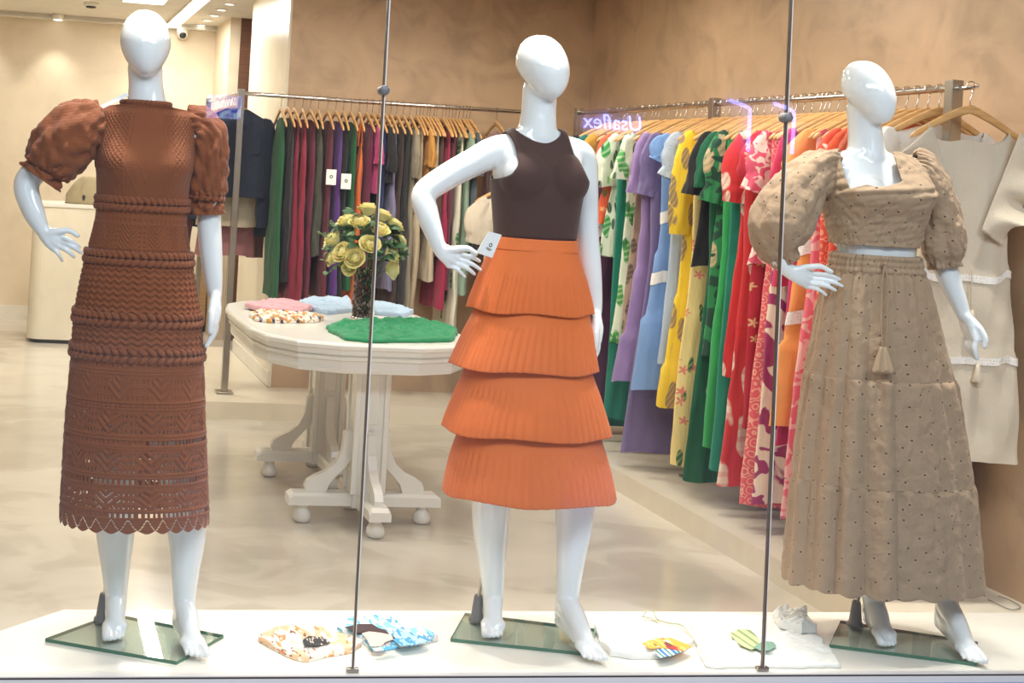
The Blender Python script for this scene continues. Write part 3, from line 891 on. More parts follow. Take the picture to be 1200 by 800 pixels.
def knit_pattern(y, th, a):
    u = th * .165; h = np.zeros_like(u); hole = np.zeros(u.shape, bool); yy = float(np.mean(y)); k2 = 2 * math.pi
    if yy < 133: h += .0012 * np.sin(k2 * u / .010)
    elif yy < 233:
        h += .0005 * np.sin(k2 * (yy / 2.6 + .2 * np.sin(k2 * u / .012)))
        w = (yy - 180) * .0024; c0 = .050 + .00022 * (yy - 133)
        side = sm(c0, c0 + .006, np.abs(u)) * (1 - sm(225, 233, yy))
        lat = np.maximum(gau(np.mod(u + w, .016) - .008, .0026), gau(np.mod(u - w, .016) - .008, .0026))
        if yy < 200: h += .0026 * lat * side
        for o in (0, .007, -.016): h += .0022 * gau(np.abs(u) - c0 - o * .6, .0022) * (1 if yy < 196 else .4)
        vv = (232 - yy) * .0011
        if yy > 190: h += .0012 * gau(np.mod(np.abs(u) - vv, .04) - .02, .003)
    elif yy < 243: h -= .001
    elif yy < 262:
        for yc in (249, 257):
            h -= .0026 * gau(yy - yc, 1.8) * (np.sin(k2 * u / .017) > .25)
        h += .0012 * gau(yy - 262, 1.2)
    elif yy < 288:
        q = (yy - 275) * .0024; d = np.abs(np.mod(u, .085) - .0425); w = np.mod(u, .085) - .0425
        dia = np.sin(k2 * (np.abs(w) + q) / .013); h += .0016 * dia * (d < .03)
        h -= .003 * ((np.sin(k2 * u / .013) > .3) * (np.sin(k2 * q / .013) > .2)) * (d >= .028)
    elif yy < 297:
        h += .0014 * gau(yy - 288.5, 1.2) + .0014 * gau(yy - 296, 1.2) - .0025 * gau(yy - 292.3, 1.6) * (np.sin(k2 * u / .012) > .2)
    elif 308 <= yy < 363 or 378 <= yy < 403:
        h += .0028 * np.sin(k2 * (yy + 1.5 * np.sin(k2 * u / .026)) / 6.9)
    for yl in (417, 427, 430.5, 462.5, 466.5, 470, 500, 503.5, 511.5, 514.5, 543.5, 547, 555.5, 584.5, 593):
        h += .0022 * gau(yy - yl, 1.1)
    for yc, thr in HROWS:
        on = (np.sin(k2 * u / .0115) > -.05) & (abs(yy - yc) < 2.3)
        h -= .0022 * on
        if thr: hole |= on & (np.sin(k2 * u / .0115) > .25) & (noise3(np.stack([u * 3, u * 0 + yc, u * 0], -1), 4) > -.3)
    for y0, y1, thr in PANELS:
        if y0 <= yy <= y1:
            q = (yy - (y0 + y1) / 2) / (y1 - y0); p = np.mod(u + (.02 if thr else 0), .088) / .088 - .5; r_ = np.abs(p) * 1.35 + np.abs(q) * .8
            s1 = np.sin(30 * (np.abs(p) + q * .62)); ins = r_ < .52
            h += np.where(ins, .0018 * s1, .0003)
            cl = (~ins) & (np.sin(k2 * u / .0095) > .2) & (np.sin(k2 * q * 3.2) > .1); h -= .002 * cl
            if thr:
                hole |= ins & (s1 < -.86) & (np.abs(q) < .42) & (noise3(np.stack([u, u * 0 + y0 * .01, q + u * 0], -1), 14) > .05)
                hole |= cl & (np.sin(k2 * u / .0095) > .75) & (np.sin(k2 * q * 3.2) > .6)
    if yy > 593:
        z_ = np.abs(np.mod(u, .034) - .017) / .017 * 14; g = gau(yy - 593 - z_, 1.6); h += .0016 * gau(yy - 594 - z_, 2.5) - .003 * g
        hole |= (g > .93) & (yy < 606)
    return h, hole


def knit_surface(y, th, a):
    h, _ = knit_pattern(y, th, a); yy = float(np.mean(y))
    bust = .034 * gau(yy - 192, 24) * (gau(th - .50, .42) + gau(th + .50, .42))
    soft = .004 * np.sin(3 * th + yy / 60) * sm(330, 600, yy)
    return h + bust + soft


kth = front_dense(390, 110); KM = 560
G = loft(K_ROWS, KM, kth, knit_surface, 2.2, hem=lambda y, th: -.010 * sm(598, 607, y) * (np.abs(np.sin(th * .165 * math.pi / .034)) - .3))
ky = rows_interp(K_ROWS, KM)[:, 0]
kh = np.array([knit_pattern(np.full(len(kth), y), kth, .16)[1] for y in ky])
grid_obj('knit_body', G, M['knit'], kd, keep=~kh[:-1])


def braid(parent, yc, step=.0205):
    b_ = MB(); D = rows_interp(K_ROWS, KM); k = int(np.argmin(abs(D[:, 0] - yc)))
    ths = np.arange(-1.85, 1.85, step / .165)
    for t in ths:
        for s in (-1, 1):
            i = int(np.argmin(abs(kth - t))); kk = int(np.clip(k + s * 5.0, 0, KM - 1)); p = G[kk, i]
            c, sn = math.sin(t), -math.cos(t); tan = np.array([math.cos(t), math.sin(t), 0]); nr = np.array([c, sn, 0]); up = np.array([0, 0, 1.0])
            ang = R(36) * s; ax = tan * math.cos(ang) + up * math.sin(ang); bx = np.cross(nr, ax)
            b_.ell(p + nr * .004, (.0150, .0066, .0084), np.stack([ax, nr, bx], 1), 8, 6)
    return b_.build('braid_trim', M['knit'], parent, True)


for yb_ in BR: braid(kd, yb_)
cb = MB()
for t in np.arange(-3.1, 3.1, .17):             # scalloped edge of the collar
    i = int(np.argmin(abs(np.angle(np.exp(1j * (kth - t)))))); cb.ell(G[1, i] + np.array([0, 0, .004]), (.0095, .0075, .0085), None, 8, 6)
cb.build('collar_edge', M['knit'], kd, True)


def puff_knit(v, th, G_):
    return .0042 * np.sin(8 * th + 14 * v) * sm(.08, .2, v) + .0036 * np.maximum(0, np.sin(16 * th - 26 * v)) + .004 * np.sin(11 * th) * gau(v, .12) + .0022 * noise3(G_, 90) + .006 * np.sin(5 * th) * gau(v - .86, .05) - .006 * gau(v - .80, .035) + .003 * np.sin(40 * v + 3 * np.sin(3 * th))


def cuff_braid(parent, c, ax, r, n=18):
    ax = np.array(ax, float); ax /= np.linalg.norm(ax); u = np.cross(ax, (0, 1, 0)); u /= np.linalg.norm(u); w = np.cross(ax, u); b_ = MB()
    for i in range(n):
        t = i * 2 * math.pi / n; nr = u * math.cos(t) + w * math.sin(t); tan = -u * math.sin(t) + w * math.cos(t)
        for s in (-1, 1):
            d = tan * math.cos(.65) + ax * math.sin(.65) * s
            b_.ell(c + nr * r + ax * s * .007, (.0125, .006, .0075), np.stack([d, nr, np.cross(nr, d)], 1), 8, 6)
    return b_.build('cuff_braid', M['knit'], parent, True)


s_ = sleeve('sleeve', [at(120, 143, .01), at(104, 147, .005), at(85, 158, .0), at(68, 178, .0), at(57, 194, .0), at(52, 202, .0), at(47, 209, .0)], [.052, .074, .086, .082, .068, .054, .062], M['knit'], kd, 96, 110, puff_knit)
cuff_braid(s_, at(60, 191, .0), at(51, 202) - at(63, 188), .068, 20)
s_ = sleeve('sleeve', [at(216, 142, .01), at(232, 147, .008), at(243, 165, .005), at(243, 198, .01), at(242, 226, .015), at(241, 238, .015), at(241, 251, .015)], [.042, .050, .055, .053, .048, .043, .048], M['knit'], kd, 80, 110, puff_knit)
cuff_braid(s_, at(242, 229, .015), (0, 0, -1), .049, 16)


def card(name, pts, mt, parent, th=.002):
    """thin card from four corner points"""
    P = np.array(pts); n = np.cross(P[1] - P[0], P[3] - P[0]); n /= np.linalg.norm(n)
    return MB().add(np.vstack([P, P + n * th]), [(0, 1, 2, 3), (7, 6, 5, 4), (0, 4, 5, 1), (1, 5, 6, 2), (2, 6, 7, 3), (3, 7, 4, 0)]).build(name, mt, parent)


def logo(parent, c, ax, up, r=.009):
    """the round mark printed on the price tags: a small ring with a bar under it"""
    ax = np.array(ax, float); ax /= np.linalg.norm(ax); up = np.array(up, float); up -= (up @ ax) * ax; up /= np.linalg.norm(up); n = np.cross(ax, up); c = np.array(c); b_ = MB()
    q = np.arange(20) * 2 * math.pi / 20; ri = [c + rr * (np.cos(q)[:, None] * ax * .8 + np.sin(q)[:, None] * up) for rr in (r, r * .62)]
    b_.add(np.vstack(ri), [(i, (i + 1) % 20, 20 + (i + 1) % 20, 20 + i) for i in range(20)])
    for k, L in ((1.9, 1.5), (2.5, 1.0)):
        o = c - up * r * k; b_.add([o - ax * r * L - up * r * .12, o + ax * r * L - up * r * .12, o + ax * r * L + up * r * .12, o - ax * r * L + up * r * .12], [(0, 1, 2, 3)])
    return b_.build('printed_mark', M['ink'], parent)


card('price_tag', [at(117, 124, -.075), at(148, 108, -.055), at(151, 112, -.055), at(121, 127, -.075)], M['paper'], kd)

# --- brown tank top
tt = empty('tank_shirt', (1.49, MY, 1.29), 'dark brown fitted sleeveless tank top on the middle mannequin', 'top')
tm = remesh(T2, .0036, 60, .5)
nv = len(tm.vertices); V = np.zeros(nv * 3); tm.vertices.foreach_get('co', V); V = V.reshape(-1, 3)
N = np.zeros(nv * 3); tm.vertices.foreach_get('normal', N); N = N.reshape(-1, 3)


def zz(y): return float(at(628, y)[2])
def xx(x, y): return float(at(x, y)[0])


yp = (zz(150) - V[:, 2]) / (zz(150) - zz(280)) * 130 + 150         # height as a photo row
al = np.interp(yp, [140, 150, 165, 180, 195, 205, 214, 222], [xx(588, 145), xx(591, 150), xx(596, 165), xx(598, 180), xx(596, 195), xx(590, 205), xx(578, 213), -9])
ar = np.interp(yp, [140, 150, 165, 180, 195, 205, 214, 222], [xx(661, 145), xx(660, 150), xx(662, 165), xx(664, 180), xx(668, 195), xx(673, 205), xx(683, 214), 99])
nl = np.interp(yp, [144, 150, 158, 164, 169, 170], [xx(598, 145), xx(600, 150), xx(606, 158), xx(614, 164), xx(627, 169), 9.0])
nr_ = np.interp(yp, [144, 150, 158, 164, 169, 170], [xx(656, 145), xx(655, 150), xx(650, 158), xx(643, 164), xx(634, 169), -9.0])
front = N[:, 1] < .25
okv = (yp < 279) & (V[:, 0] > al) & (V[:, 0] < ar) & (yp > 147)
okv &= ~(front & (V[:, 0] > nl) & (V[:, 0] < nr_)); okv &= front | (yp > 158) | (V[:, 0] < xx(604, 150)) | (V[:, 0] > xx(652, 150))
bm = bmesh.new(); bm.from_mesh(tm); bm.verts.ensure_lookup_table()
for i, v in enumerate(bm.verts): v.co = Vector(V[i] + N[i] * .0055)
bmesh.ops.delete(bm, geom=[v for v in bm.verts if not okv[v.index]], context='VERTS')
bmesh.ops.delete(bm, geom=[v for v in bm.verts if not v.link_faces], context='VERTS')
for _ in range(30):
    new = {}
    for v in bm.verts:
        if v.is_boundary:
            nb = [e.other_vert(v).co for e in v.link_edges if e.is_boundary]
            if len(nb) == 2: new[v] = v.co * .5 + (nb[0] + nb[1]) * .25
    for v, c in new.items(): v.co = c
tme = bpy.data.meshes.new('tank_body'); bm.to_mesh(tme); bm.free(); bpy.data.meshes.remove(tm)
o = link('jersey', tme, M['tank'], tt); md = o.modifiers.new('thickness', 'SOLIDIFY'); md.thickness = .0035; md.offset = 1

# --- orange tiered skirt
sk = empty('tiered_skirt', (1.51, MY, .53), 'orange midi skirt of four pleated tiers on the middle mannequin', 'skirt')
grid_obj('waistband', loft([(279, 582, 672, .098, .096), (286, 579, 673, .102, .098), (293, 576, 674, .106, .102)], 10, full(120)), M['orange'], sk, thick=.003)


def tier(name, rows, parent, seed, k=30, amp=.0045, start=.35, m_=54, n=420):
    y0, y1 = rows[0][0], rows[-1][0]; rs = np.random.RandomState(seed); ph = rs.uniform(0, 6, 4)

    def d(y, th, a):
        v = (y[0] - y0) / (y1 - y0); w = sm(start, start + .12, v) * (.55 + .45 * v)
        q = k * th + .9 * np.sin(3 * th + ph[0]) + .5 * np.sin(7 * th + ph[1])
        pl = np.abs(np.sin(q)) ** .8 - .6
        broad = .5 * np.sin(6 * th + ph[2]) + .4 * np.sin(11 * th + ph[3])
        return amp * w * pl + .004 * v * broad + .0012 * np.sin(150 * v + 8 * np.sin(5 * th)) * w * .4
    return grid_obj(name, loft(rows, m_, full(n), d, 2.15, hem=lambda y, th: .004 * sm(y1 - 14, y1, y) * np.sin(5 * th + ph[0])), M['orange'], parent, thick=.002)


tier('pleated_tier', [(288, 578, 673, .106, .100), (300, 573, 676, .110, .106), (325, 564, 683, .120, .122), (350, 555, 689, .128, .138), (364, 551, 691, .130, .145)], sk, 1)
tier('pleated_tier', [(345, 566, 683, .116, .118), (362, 560, 687, .120, .128), (392, 546, 692, .134, .145), (418, 534, 696, .144, .16), (430, 529, 698, .146, .165)], sk, 2)
tier('pleated_tier', [(412, 556, 684, .124, .13), (432, 549, 690, .130, .14), (462, 537, 700, .146, .158), (492, 525, 709, .158, .172), (505, 521, 712, .160, .178)], sk, 3)
tier('pleated_tier', [(486, 548, 692, .134, .14), (508, 540, 700, .142, .15), (538, 531, 708, .156, .165), (566, 525, 714, .166, .178), (579, 523, 716, .168, .182)], sk, 4)
tg = card('price_tag', [at(558, 296, -.085), at(573, 271, -.085), at(588, 275, -.085), at(577, 302, -.085)], M['paper'], sk)
logo(tg, at(575, 287, -.0868), at(580, 290) - at(570, 285), at(578, 280) - at(572, 292), .006)

# --- beige crop top
ct = empty('cropped_blouse', (2.57, MY, 1.33), 'beige dotted crop top with square neckline and balloon sleeves on the right mannequin', 'top')
cth = full(300); CM = 150
C_ROWS = [(177, 984, 1050, .060, .060, .015), (181, 972, 1062, .066, .066, .014), (189, 966, 1074, .078, .076, .012), (202, 963, 1080, .096, .088, .01), (216, 964, 1082, .112, .096, .008), (235, 967, 1080, .116, .1, .004),
          (258, 973, 1077, .108, .1), (278, 977, 1072, .099, .096), (287, 979, 1070, .097, .094)]


def ctop(y, th, a):
    yy = y[0]; P = np.stack([th * .16, th * 0, th * 0 + yy * .0025], -1)
    bust = .036 * gau(yy - 226, 22) * (gau(th - .50, .45) + gau(th + .50, .45)) + .012 * gau(yy - 228, 20) * gau(th, .4)
    wr = .0030 * noise3(P * np.array([1, 1, 2.6]), 48) + .0016 * noise3(P, 130) + .0035 * np.sin(yy * .55 + 5 * th) * gau(yy - 222, 10)
    return bust + wr


G = loft(C_ROWS, CM, cth, ctop, 2.3)


def px_of(P):
    d = P - C_O; k = d @ C_W; return PPX + FOC * (d @ C_R) / k, PPY - FOC * (d @ C_U) / k


def inside(px, py, poly):
    r = np.zeros(px.shape, bool); n = len(poly)
    for i in range(n):
        x0, y0 = poly[i]; x1, y1 = poly[(i + 1) % n]
        c = ((y0 > py) != (y1 > py)) & (px < (x1 - x0) * (py - y0) / (y1 - y0 + 1e-9) + x0); r ^= c
    return r


FC = (G[:-1] + np.roll(G[:-1], -1, 1) + G[1:] + np.roll(G[1:], -1, 1)) / 4
qx, qy = px_of(FC); fr = np.abs(cth) < 1.5
NECK = [(976, 150), (984, 184), (990, 205), (997, 223), (1004, 219), (1016, 216), (1028, 220), (1040, 219), (1057, 213), (1053, 200), (1047, 182), (1044, 150)]
cut = inside(qx, qy, NECK) & fr[None, :]
cut |= (~fr)[None, :] & (qx > 984) & (qx < 1046) & (qy < 186)
grid_obj('bodice', G, M['beige'], ct, keep=~cut, thick=.003, smooth_b=10)


def puff(seed, k=7, amp=.006):
    rs = np.random.RandomState(seed); ph = rs.uniform(0, 6, 5)

    def d(v, th, G_):
        ends = gau(v, .16) + gau(v - .93, .10); mid = 1 - .6 * ends
        fold = amp * 1.25 * (np.abs(np.sin(k * th * .5 + 2.2 * v + ph[0])) * 1.2 - .6 + np.sin((k - 3) * th - 4 * v + ph[1]) * .8)
        return fold * (.5 + .8 * ends) + .0048 * noise3(G_ * np.array([1, 1, .7]), 58) * mid + .0045 * np.sin(19 * th + ph[2]) * ends + .0018 * noise3(G_, 150)
    return d


sleeve('sleeve', [at(976, 196, .012), at(962, 197, .008), at(944, 212, .0), at(925, 240, -.005), at(914, 268, -.008), at(914, 290, -.012), at(919, 302, -.018), at(922, 308, -.02)],
       [.040, .056, .070, .086, .088, .066, .038, .036], M['beige'], ct, 110, 120, puff(5))
sleeve('sleeve', [at(1067, 192, .016), at(1079, 197, .012), at(1090, 216, .01), at(1100, 250, .008), at(1105, 278, .004), at(1106, 296, .0), at(1107, 308, -.004), at(1108, 314, -.006)],
       [.034, .046, .054, .060, .064, .058, .042, .040], M['beige'], ct, 110, 120, puff(9))

# --- beige long skirt
ls = empty('long_skirt', (2.62, MY, .28), 'beige dotted maxi skirt with gathered tiers and tassel drawstring on the right mannequin', 'skirt')


_gp = np.random.RandomState(21).uniform(0, 6.28, 8)


def gathers(seed, y0, y1, top=.0055, k0=17):
    """fine gathers under each seam; the wide folds run on through all tiers"""
    ph = np.random.RandomState(seed).uniform(0, 6.28, 8)

    def d(y, th, a):
        v = (y[0] - y0) / (y1 - y0); gv = (y[0] - 318) / 363
        fine = sum(np.sin((k0 + 9 * i) * th + ph[i] + 1.2 * np.sin(2 * th + i)) for i in range(3)) / 2
        q = 7 * th + _gp[0] + .9 * np.sin(3 * th + _gp[1]) + .25 * gv
        wide = (1 - np.abs(np.sin(q)) ** .7) * -1.3 + .6 + np.sin(11 * th + _gp[2]) * .45 + np.sin(17 * th + _gp[3]) * .3
        P = np.stack([th * .2, th * 0, th * 0 + y * .0025], -1)
        return top * fine * np.exp(-v * 3.0) * (.15 + sm(0, .06, v)) + (.002 + .0175 * gv) * wide + .0018 * noise3(P, 60) + .0008 * noise3(P, 160)
    return d


SKR = [[(318, 977, 1077, .102, .1), (332, 972, 1083, .112, .11), (365, 964, 1092, .122, .122), (410, 956, 1102, .132, .134), (441, 951, 1109, .138, .14)],
       [(440, 950.5, 1109.5, .1375, .1395), (449, 949, 1112, .144, .146), (500, 942, 1121, .152, .154), (540, 938, 1127, .158, .16), (562, 936, 1130, .16, .162)],
       [(561, 936, 1130.5, .1595, .1615), (572, 934.5, 1132.5, .164, .166), (615, 931, 1136, .17, .172), (655, 928, 1139, .176, .178), (681, 926, 1141, .178, .18)]]
grid_obj('waistband', loft([(298, 981, 1071, .098, .096), (303, 979, 1073, .102, .1), (309, 978, 1074, .100, .098), (314, 977, 1075, .104, .1), (321, 976, 1078, .103, .1)], 26, full(260),
                           lambda y, th, a: .0028 * np.sin(44 * th + 2 * np.sin(5 * th)) + .0018 * np.sin(27 * th) + .002 * math.sin(y[0] * .8)), M['beige'], ls, thick=.002)
for i, rw in enumerate(SKR):
    hm = (lambda y, th: -.009 * sm(668, 681, y) * (np.abs(np.sin(th * 12)) - .4)) if i == 2 else None
    grid_obj('gathered_tier', loft(rw, 90, full(380), gathers(20 + i, rw[0][0], rw[-1][0]), 2.1, hem=hm), M['beige'], ls, thick=.002)
cord = MB()
cord.tube([at(1037, 309, -.112), at(1034, 330, -.126), at(1033, 370, -.140), at(1034, 408, -.146)], .0022, 8, 5).tube([at(1037, 309, -.112), at(1040, 332, -.126), at(1040, 370, -.140), at(1037, 408, -.146)], .0022, 8, 5)
cord.ell(at(1037, 309, -.113), (.007, .005, .006))
dc = cord.build('drawstring', M['beige_in'], ls, True)
for x0, x1, sh in ((1033, 1030, 0), (1037, 1041, .01)):
    p = at(x0, 406, -.146); q = at(x1, 437, -.150 - sh); n = 24; rs_ = []
    for k in range(9):
        v = k / 8; r_ = .004 + .017 * v ** .8; a = np.arange(n) * 2 * math.pi / n; rr = r_ * (1 + .18 * np.sin(6 * a + 2) * v)
        c = p + (q - p) * v; rs_.append(np.stack([c[0] + rr * np.cos(a), c[1] + rr * .6 * np.sin(a), c[2] + .004 * v * np.sin(5 * a)], 1))
    MB().rings(rs_).build('tassel', M['beige_in'], dc, True)

# ------------------------------------------------------------------ clothes rails, hangers and hanging garments
RZ = 1.88                                       # height of the rails
RX, RY0, RY1 = 3.17, 4.33, 7.66                 # right rail
BY, BX0, BX1 = 8.015, 1.20, 3.12                # back rail


def post(root, x, y, top=1.907, w=.022):
    MB().box(x - w, y - w, PL + .012, x + w, y + w, top, .003).build('post', M['steel'], root)
    MB().box(x - .05, y - .05, PL, x + .05, y + .05, PL + .012, .003).build('foot_plate', M['steel'], root)


rr = empty('clothes_rail', (RX, 6.0, PL), 'long chrome clothes rail on square posts along the right wall', 'clothes rail')
for y in (RY0, 6.03, RY1): post(rr, RX, y)
MB().tube([(RX, RY0, RZ), (RX, 5.2, RZ - .006), (RX, 6.03, RZ)], .0125, 14, 4).tube([(RX, 6.03, RZ), (RX, 6.9, RZ - .005), (RX, RY1, RZ)], .0125, 14, 4).build('rail', M['chrome'], rr, True)
br = empty('clothes_rail', (2.2, BY, PL), 'chrome clothes rail along the brown back wall', 'clothes rail')
post(br, BX0, BY, 1.905, .020); post(br, BX1, BY); post(br, BX0, 9.55, 1.905, .018)
MB().tube([(BX0, BY, RZ), (2.2, BY, RZ - .003), (BX1, BY, RZ)], .0125, 14, 6).build('rail', M['chrome'], br, True)
MB().tube([(BX0, BY, RZ), (BX0, 8.8, RZ), (BX0, 9.55, RZ)], .0125, 14, 3).build('side_rail', M['chrome'], br, True)
MB().tube([(BX1, BY, 1.50), (2.98, 7.80, 1.50), (2.80, 7.70, 1.50)], .009, 10, 3).build('rail_arm', M['chrome'], br, True)


def hz(x): return -.075 - .105 * (np.abs(x) / .215) ** 1.25


HB = MB(); rs_ = []; a_ = np.arange(10) * 2 * math.pi / 10
for x in np.linspace(-.215, .215, 25):
    h = .0165 - .005 * (abs(x) / .215); q = 1 if abs(x) < .21 else .55
    rs_.append(np.stack([np.full(10, x), .0068 * q * np.cos(a_), hz(x) - .004 + h * q * np.sin(a_)], 1))
HB.rings(rs_); H_BAR = HB.mesh('hanger_bar'); H_BAR.materials.append(M['hanger_wood']); H_BAR.polygons.foreach_set('use_smooth', np.ones(len(H_BAR.polygons), bool))
hk = [(0, 0, -.068), (0, 0, -.045), (.006, 0, -.030)] + [(.0165 * math.cos(t), 0, .0165 * math.sin(t)) for t in np.linspace(-1.2, 3.3, 8)]
HM = MB().tube(hk, .0022, 6, 2); H_HOOK = HM.mesh('hanger_hook'); H_HOOK.materials.append(M['chrome']); H_HOOK.polygons.foreach_set('use_smooth', np.ones(len(H_HOOK.polygons), bool))


def hanger(loc, rz, label, group):
    e = empty('wooden_hanger', loc, label, 'hanger', group); e.rotation_euler = (0, 0, rz)
    for n_, me in (('bar', H_BAR), ('hook', H_HOOK)):
        o = bpy.data.objects.new(n_, me); COL.objects.link(o); o.parent = e
    return e


def garment(name, loc, rz, label, cat, group, mt, L, ws=.20, wb_=.20, hem=.24, t=.028, sl=0, slw=.055, neck=.165, drop=.045, seed=0, tiers=(), waist=None, fold=1.0, parts=None, straps=False, flat=False):
    """a garment on a hanger. Local x runs along the hanger, z is down from the rail.
    L length below the rail, ws half shoulder width, hem half width at the hem, sl sleeve length"""
    e = empty(name, loc, label, cat, group); e.rotation_euler = (0, 0, rz)
    rs = np.random.RandomState(seed + 11); ph = rs.uniform(0, 6.28, 8); n, m_ = 56, 44
    th = np.arange(n) * 2 * math.pi / n; c, s = np.cos(th), np.sin(th); G_ = np.zeros((m_, n, 3))
    top0 = .22 if straps else 0.
    for k in range(m_):
        v = k / (m_ - 1)
        prof = [(0, ws), (.10, (ws + wb_) / 2 if sl == 0 else wb_ * 1.02), (.22, wb_), (.36, waist or wb_ * .97), (1, hem)]
        w = np.interp(v, [p[0] for p in prof], [p[1] for p in prof])
        tt_ = t * (.30 + .70 * sm(0, .16, v) + .25 * v)
        for (tv, amt) in tiers:
            if v > tv: w += amt * .35; tt_ += amt * .25
        x = w * np.sign(c) * np.abs(c) ** .72; y = tt_ * np.sign(s) * np.abs(s) ** .75
        f = fold * sm(.08, .6, v)
        sheet = np.sin(x * 44 + ph[0] + .8 * v) * .5 + np.sin(x * 83 + ph[1]) * .4 + np.sin(x * 21 - 1.2 * v + ph[2]) * .5
        y = y + f * .010 * sheet * (.45 + .55 * np.sign(s) * np.abs(s) ** .3) + .003 * np.sin(x * 90 + ph[3] + 9 * v)
        y = y + f * .006 * noise3(np.stack([x, 0 * x, 0 * x - v * L * .45 + seed], -1), 26)
        x = x * (1 + .02 * f * np.sin(7 * v + ph[4])) + .006 * f * np.sin(5 * v + ph[5])
        zt = np.maximum(hz(np.clip(x, -.23, .23)), -.20) + .008
        nd = np.abs(x) / neck; zt = np.where(nd < 1, zt - (drop + .014) * np.sqrt(np.clip(1 - nd ** 2, 0, 1)), zt)
        if straps: zt = np.minimum(zt, -.30 + .05 * (np.abs(x) / ws) ** 2)
        G_[k] = np.stack([x, y, zt * (1 - v) - L * v + .006 * v * np.sin(3 * th + ph[6])], 1)
    me = mesh_from('garment', G_.reshape(-1, 3), grid_faces(m_, n))
    o = link('garment_body', me, mt, e, True, False)
    if straps:
        b_ = MB()
        for sx in (-1, 1):
            b_.tube([(sx * ws * .75, -.012, -.27), (sx * ws * .7, 0, hz(ws * .7) + .012), (sx * ws * .75, .012, -.27)], .005, 6, 4)
        b_.build('strap', mt, e, True, False)
    if sl:
        for sx in (-1, 1):
            x0 = ws - .035
            pts = [(sx * x0, 0, -.175), (sx * (x0 + .026), 0, -.195), (sx * (x0 + .045), 0, -.19 - sl * .35), (sx * (x0 + .05), .004 * sx, -.19 - sl * .7), (sx * (x0 + .048), 0, -.19 - sl)]
            rd = [.034, .046, slw, slw * 1.02, slw * (1.12 if sl < .3 else .82)]

            jit = rs.uniform(.78, 1.12); pts = [pts[0], pts[1]] + [(p[0] + sx * rs.uniform(-.012, .012), p[1], p[2] + sl * (1 - jit) * q) for p, q in zip(pts[2:], (.35, .7, 1.))]

            def dsp(v, th_, GG): return .004 * noise3(GG + seed, 60) + .007 * np.sin(8 * th_ + ph[2]) * sm(.8, 1., v) + .005 * np.sin(5 * th_ + ph[0] + 6 * v) * v + .004 * np.sin(9 * th_ + ph[1]) * v
            rg = tube_rings(pts, rd, 26, 6, .42 if not flat else .5, (0, 1, 0), False); GG = np.array(rg); C = GG.mean(1, keepdims=True); N_ = GG - C; N_ /= np.linalg.norm(N_, axis=2, keepdims=True)
            GG = GG + N_ * dsp(np.linspace(0, 1, len(GG))[:, None], np.arange(26)[None, :] * 2 * math.pi / 26, GG)[:, :, None]
            link('sleeve', mesh_from('sleeve', GG.reshape(-1, 3), grid_faces(len(GG), 26)), mt, e, True, False)
    for pk in (parts or []):
        if pk[0] == 'band':                      # lace band around the garment at distance z below the rail
            z0, hgt, pm = pk[1:]; v0 = (z0 - .1) / (L - .1); k = int(np.clip(v0 * (m_ - 1), 1, m_ - 3)); dz = .035
            k1 = min(m_ - 2, k + max(1, int(round(hgt / ((L - .1) / (m_ - 1))))))
            sub = G_[k:k1 + 1].copy(); cc_ = sub.mean(1, keepdims=True); sub[:, :, :2] = cc_[:, :, :2] + (sub[:, :, :2] - cc_[:, :, :2]) * np.array([1.015, 1.12])
            link('lace_band', mesh_from('band', sub.reshape(-1, 3), grid_faces(len(sub), n)), pm, e, True, False)
        elif pk[0] == 'tag':
            x, y, z = pk[1:4]
            q = np.arange(16) * 2 * math.pi / 16
            if x > .15:                          # tag on the front edge of a garment seen edge-on
                tgo = MB().box(x + .018, -.030, z - .09, x + .020, .030, z).build('price_tag', M['paper'], e, False, False); b_ = MB()
                ri = [np.stack([np.full(16, x + .021), rr_ * np.cos(q), z - .042 + rr_ * np.sin(q)], 1) for rr_ in (.010, .005)]
                b_.add(np.vstack(ri), [(i, (i + 1) % 16, 16 + (i + 1) % 16, 16 + i) for i in range(16)]); b_.build('printed_mark', M['ink'], tgo, False, False); continue
            tgo = MB().box(x - .026, y - .0012, z - .09, x + .026, y + .0012, z).build('price_tag', M['paper'], e, False, False)
            b_ = MB(); ri = [np.stack([x + rr_ * np.cos(q), np.full(16, y - .002), z - .042 + rr_ * np.sin(q)], 1) for rr_ in (.008, .0045)]
            b_.add(np.vstack(ri), [(i, (i + 1) % 16, 16 + (i + 1) % 16, 16 + i) for i in range(16)]); b_.build('printed_mark', M['ink'], tgo, False, False)
    return e


P = printed


def S(name, c, *a, **k): return cloth(name, c, *a, hang=True, **k)


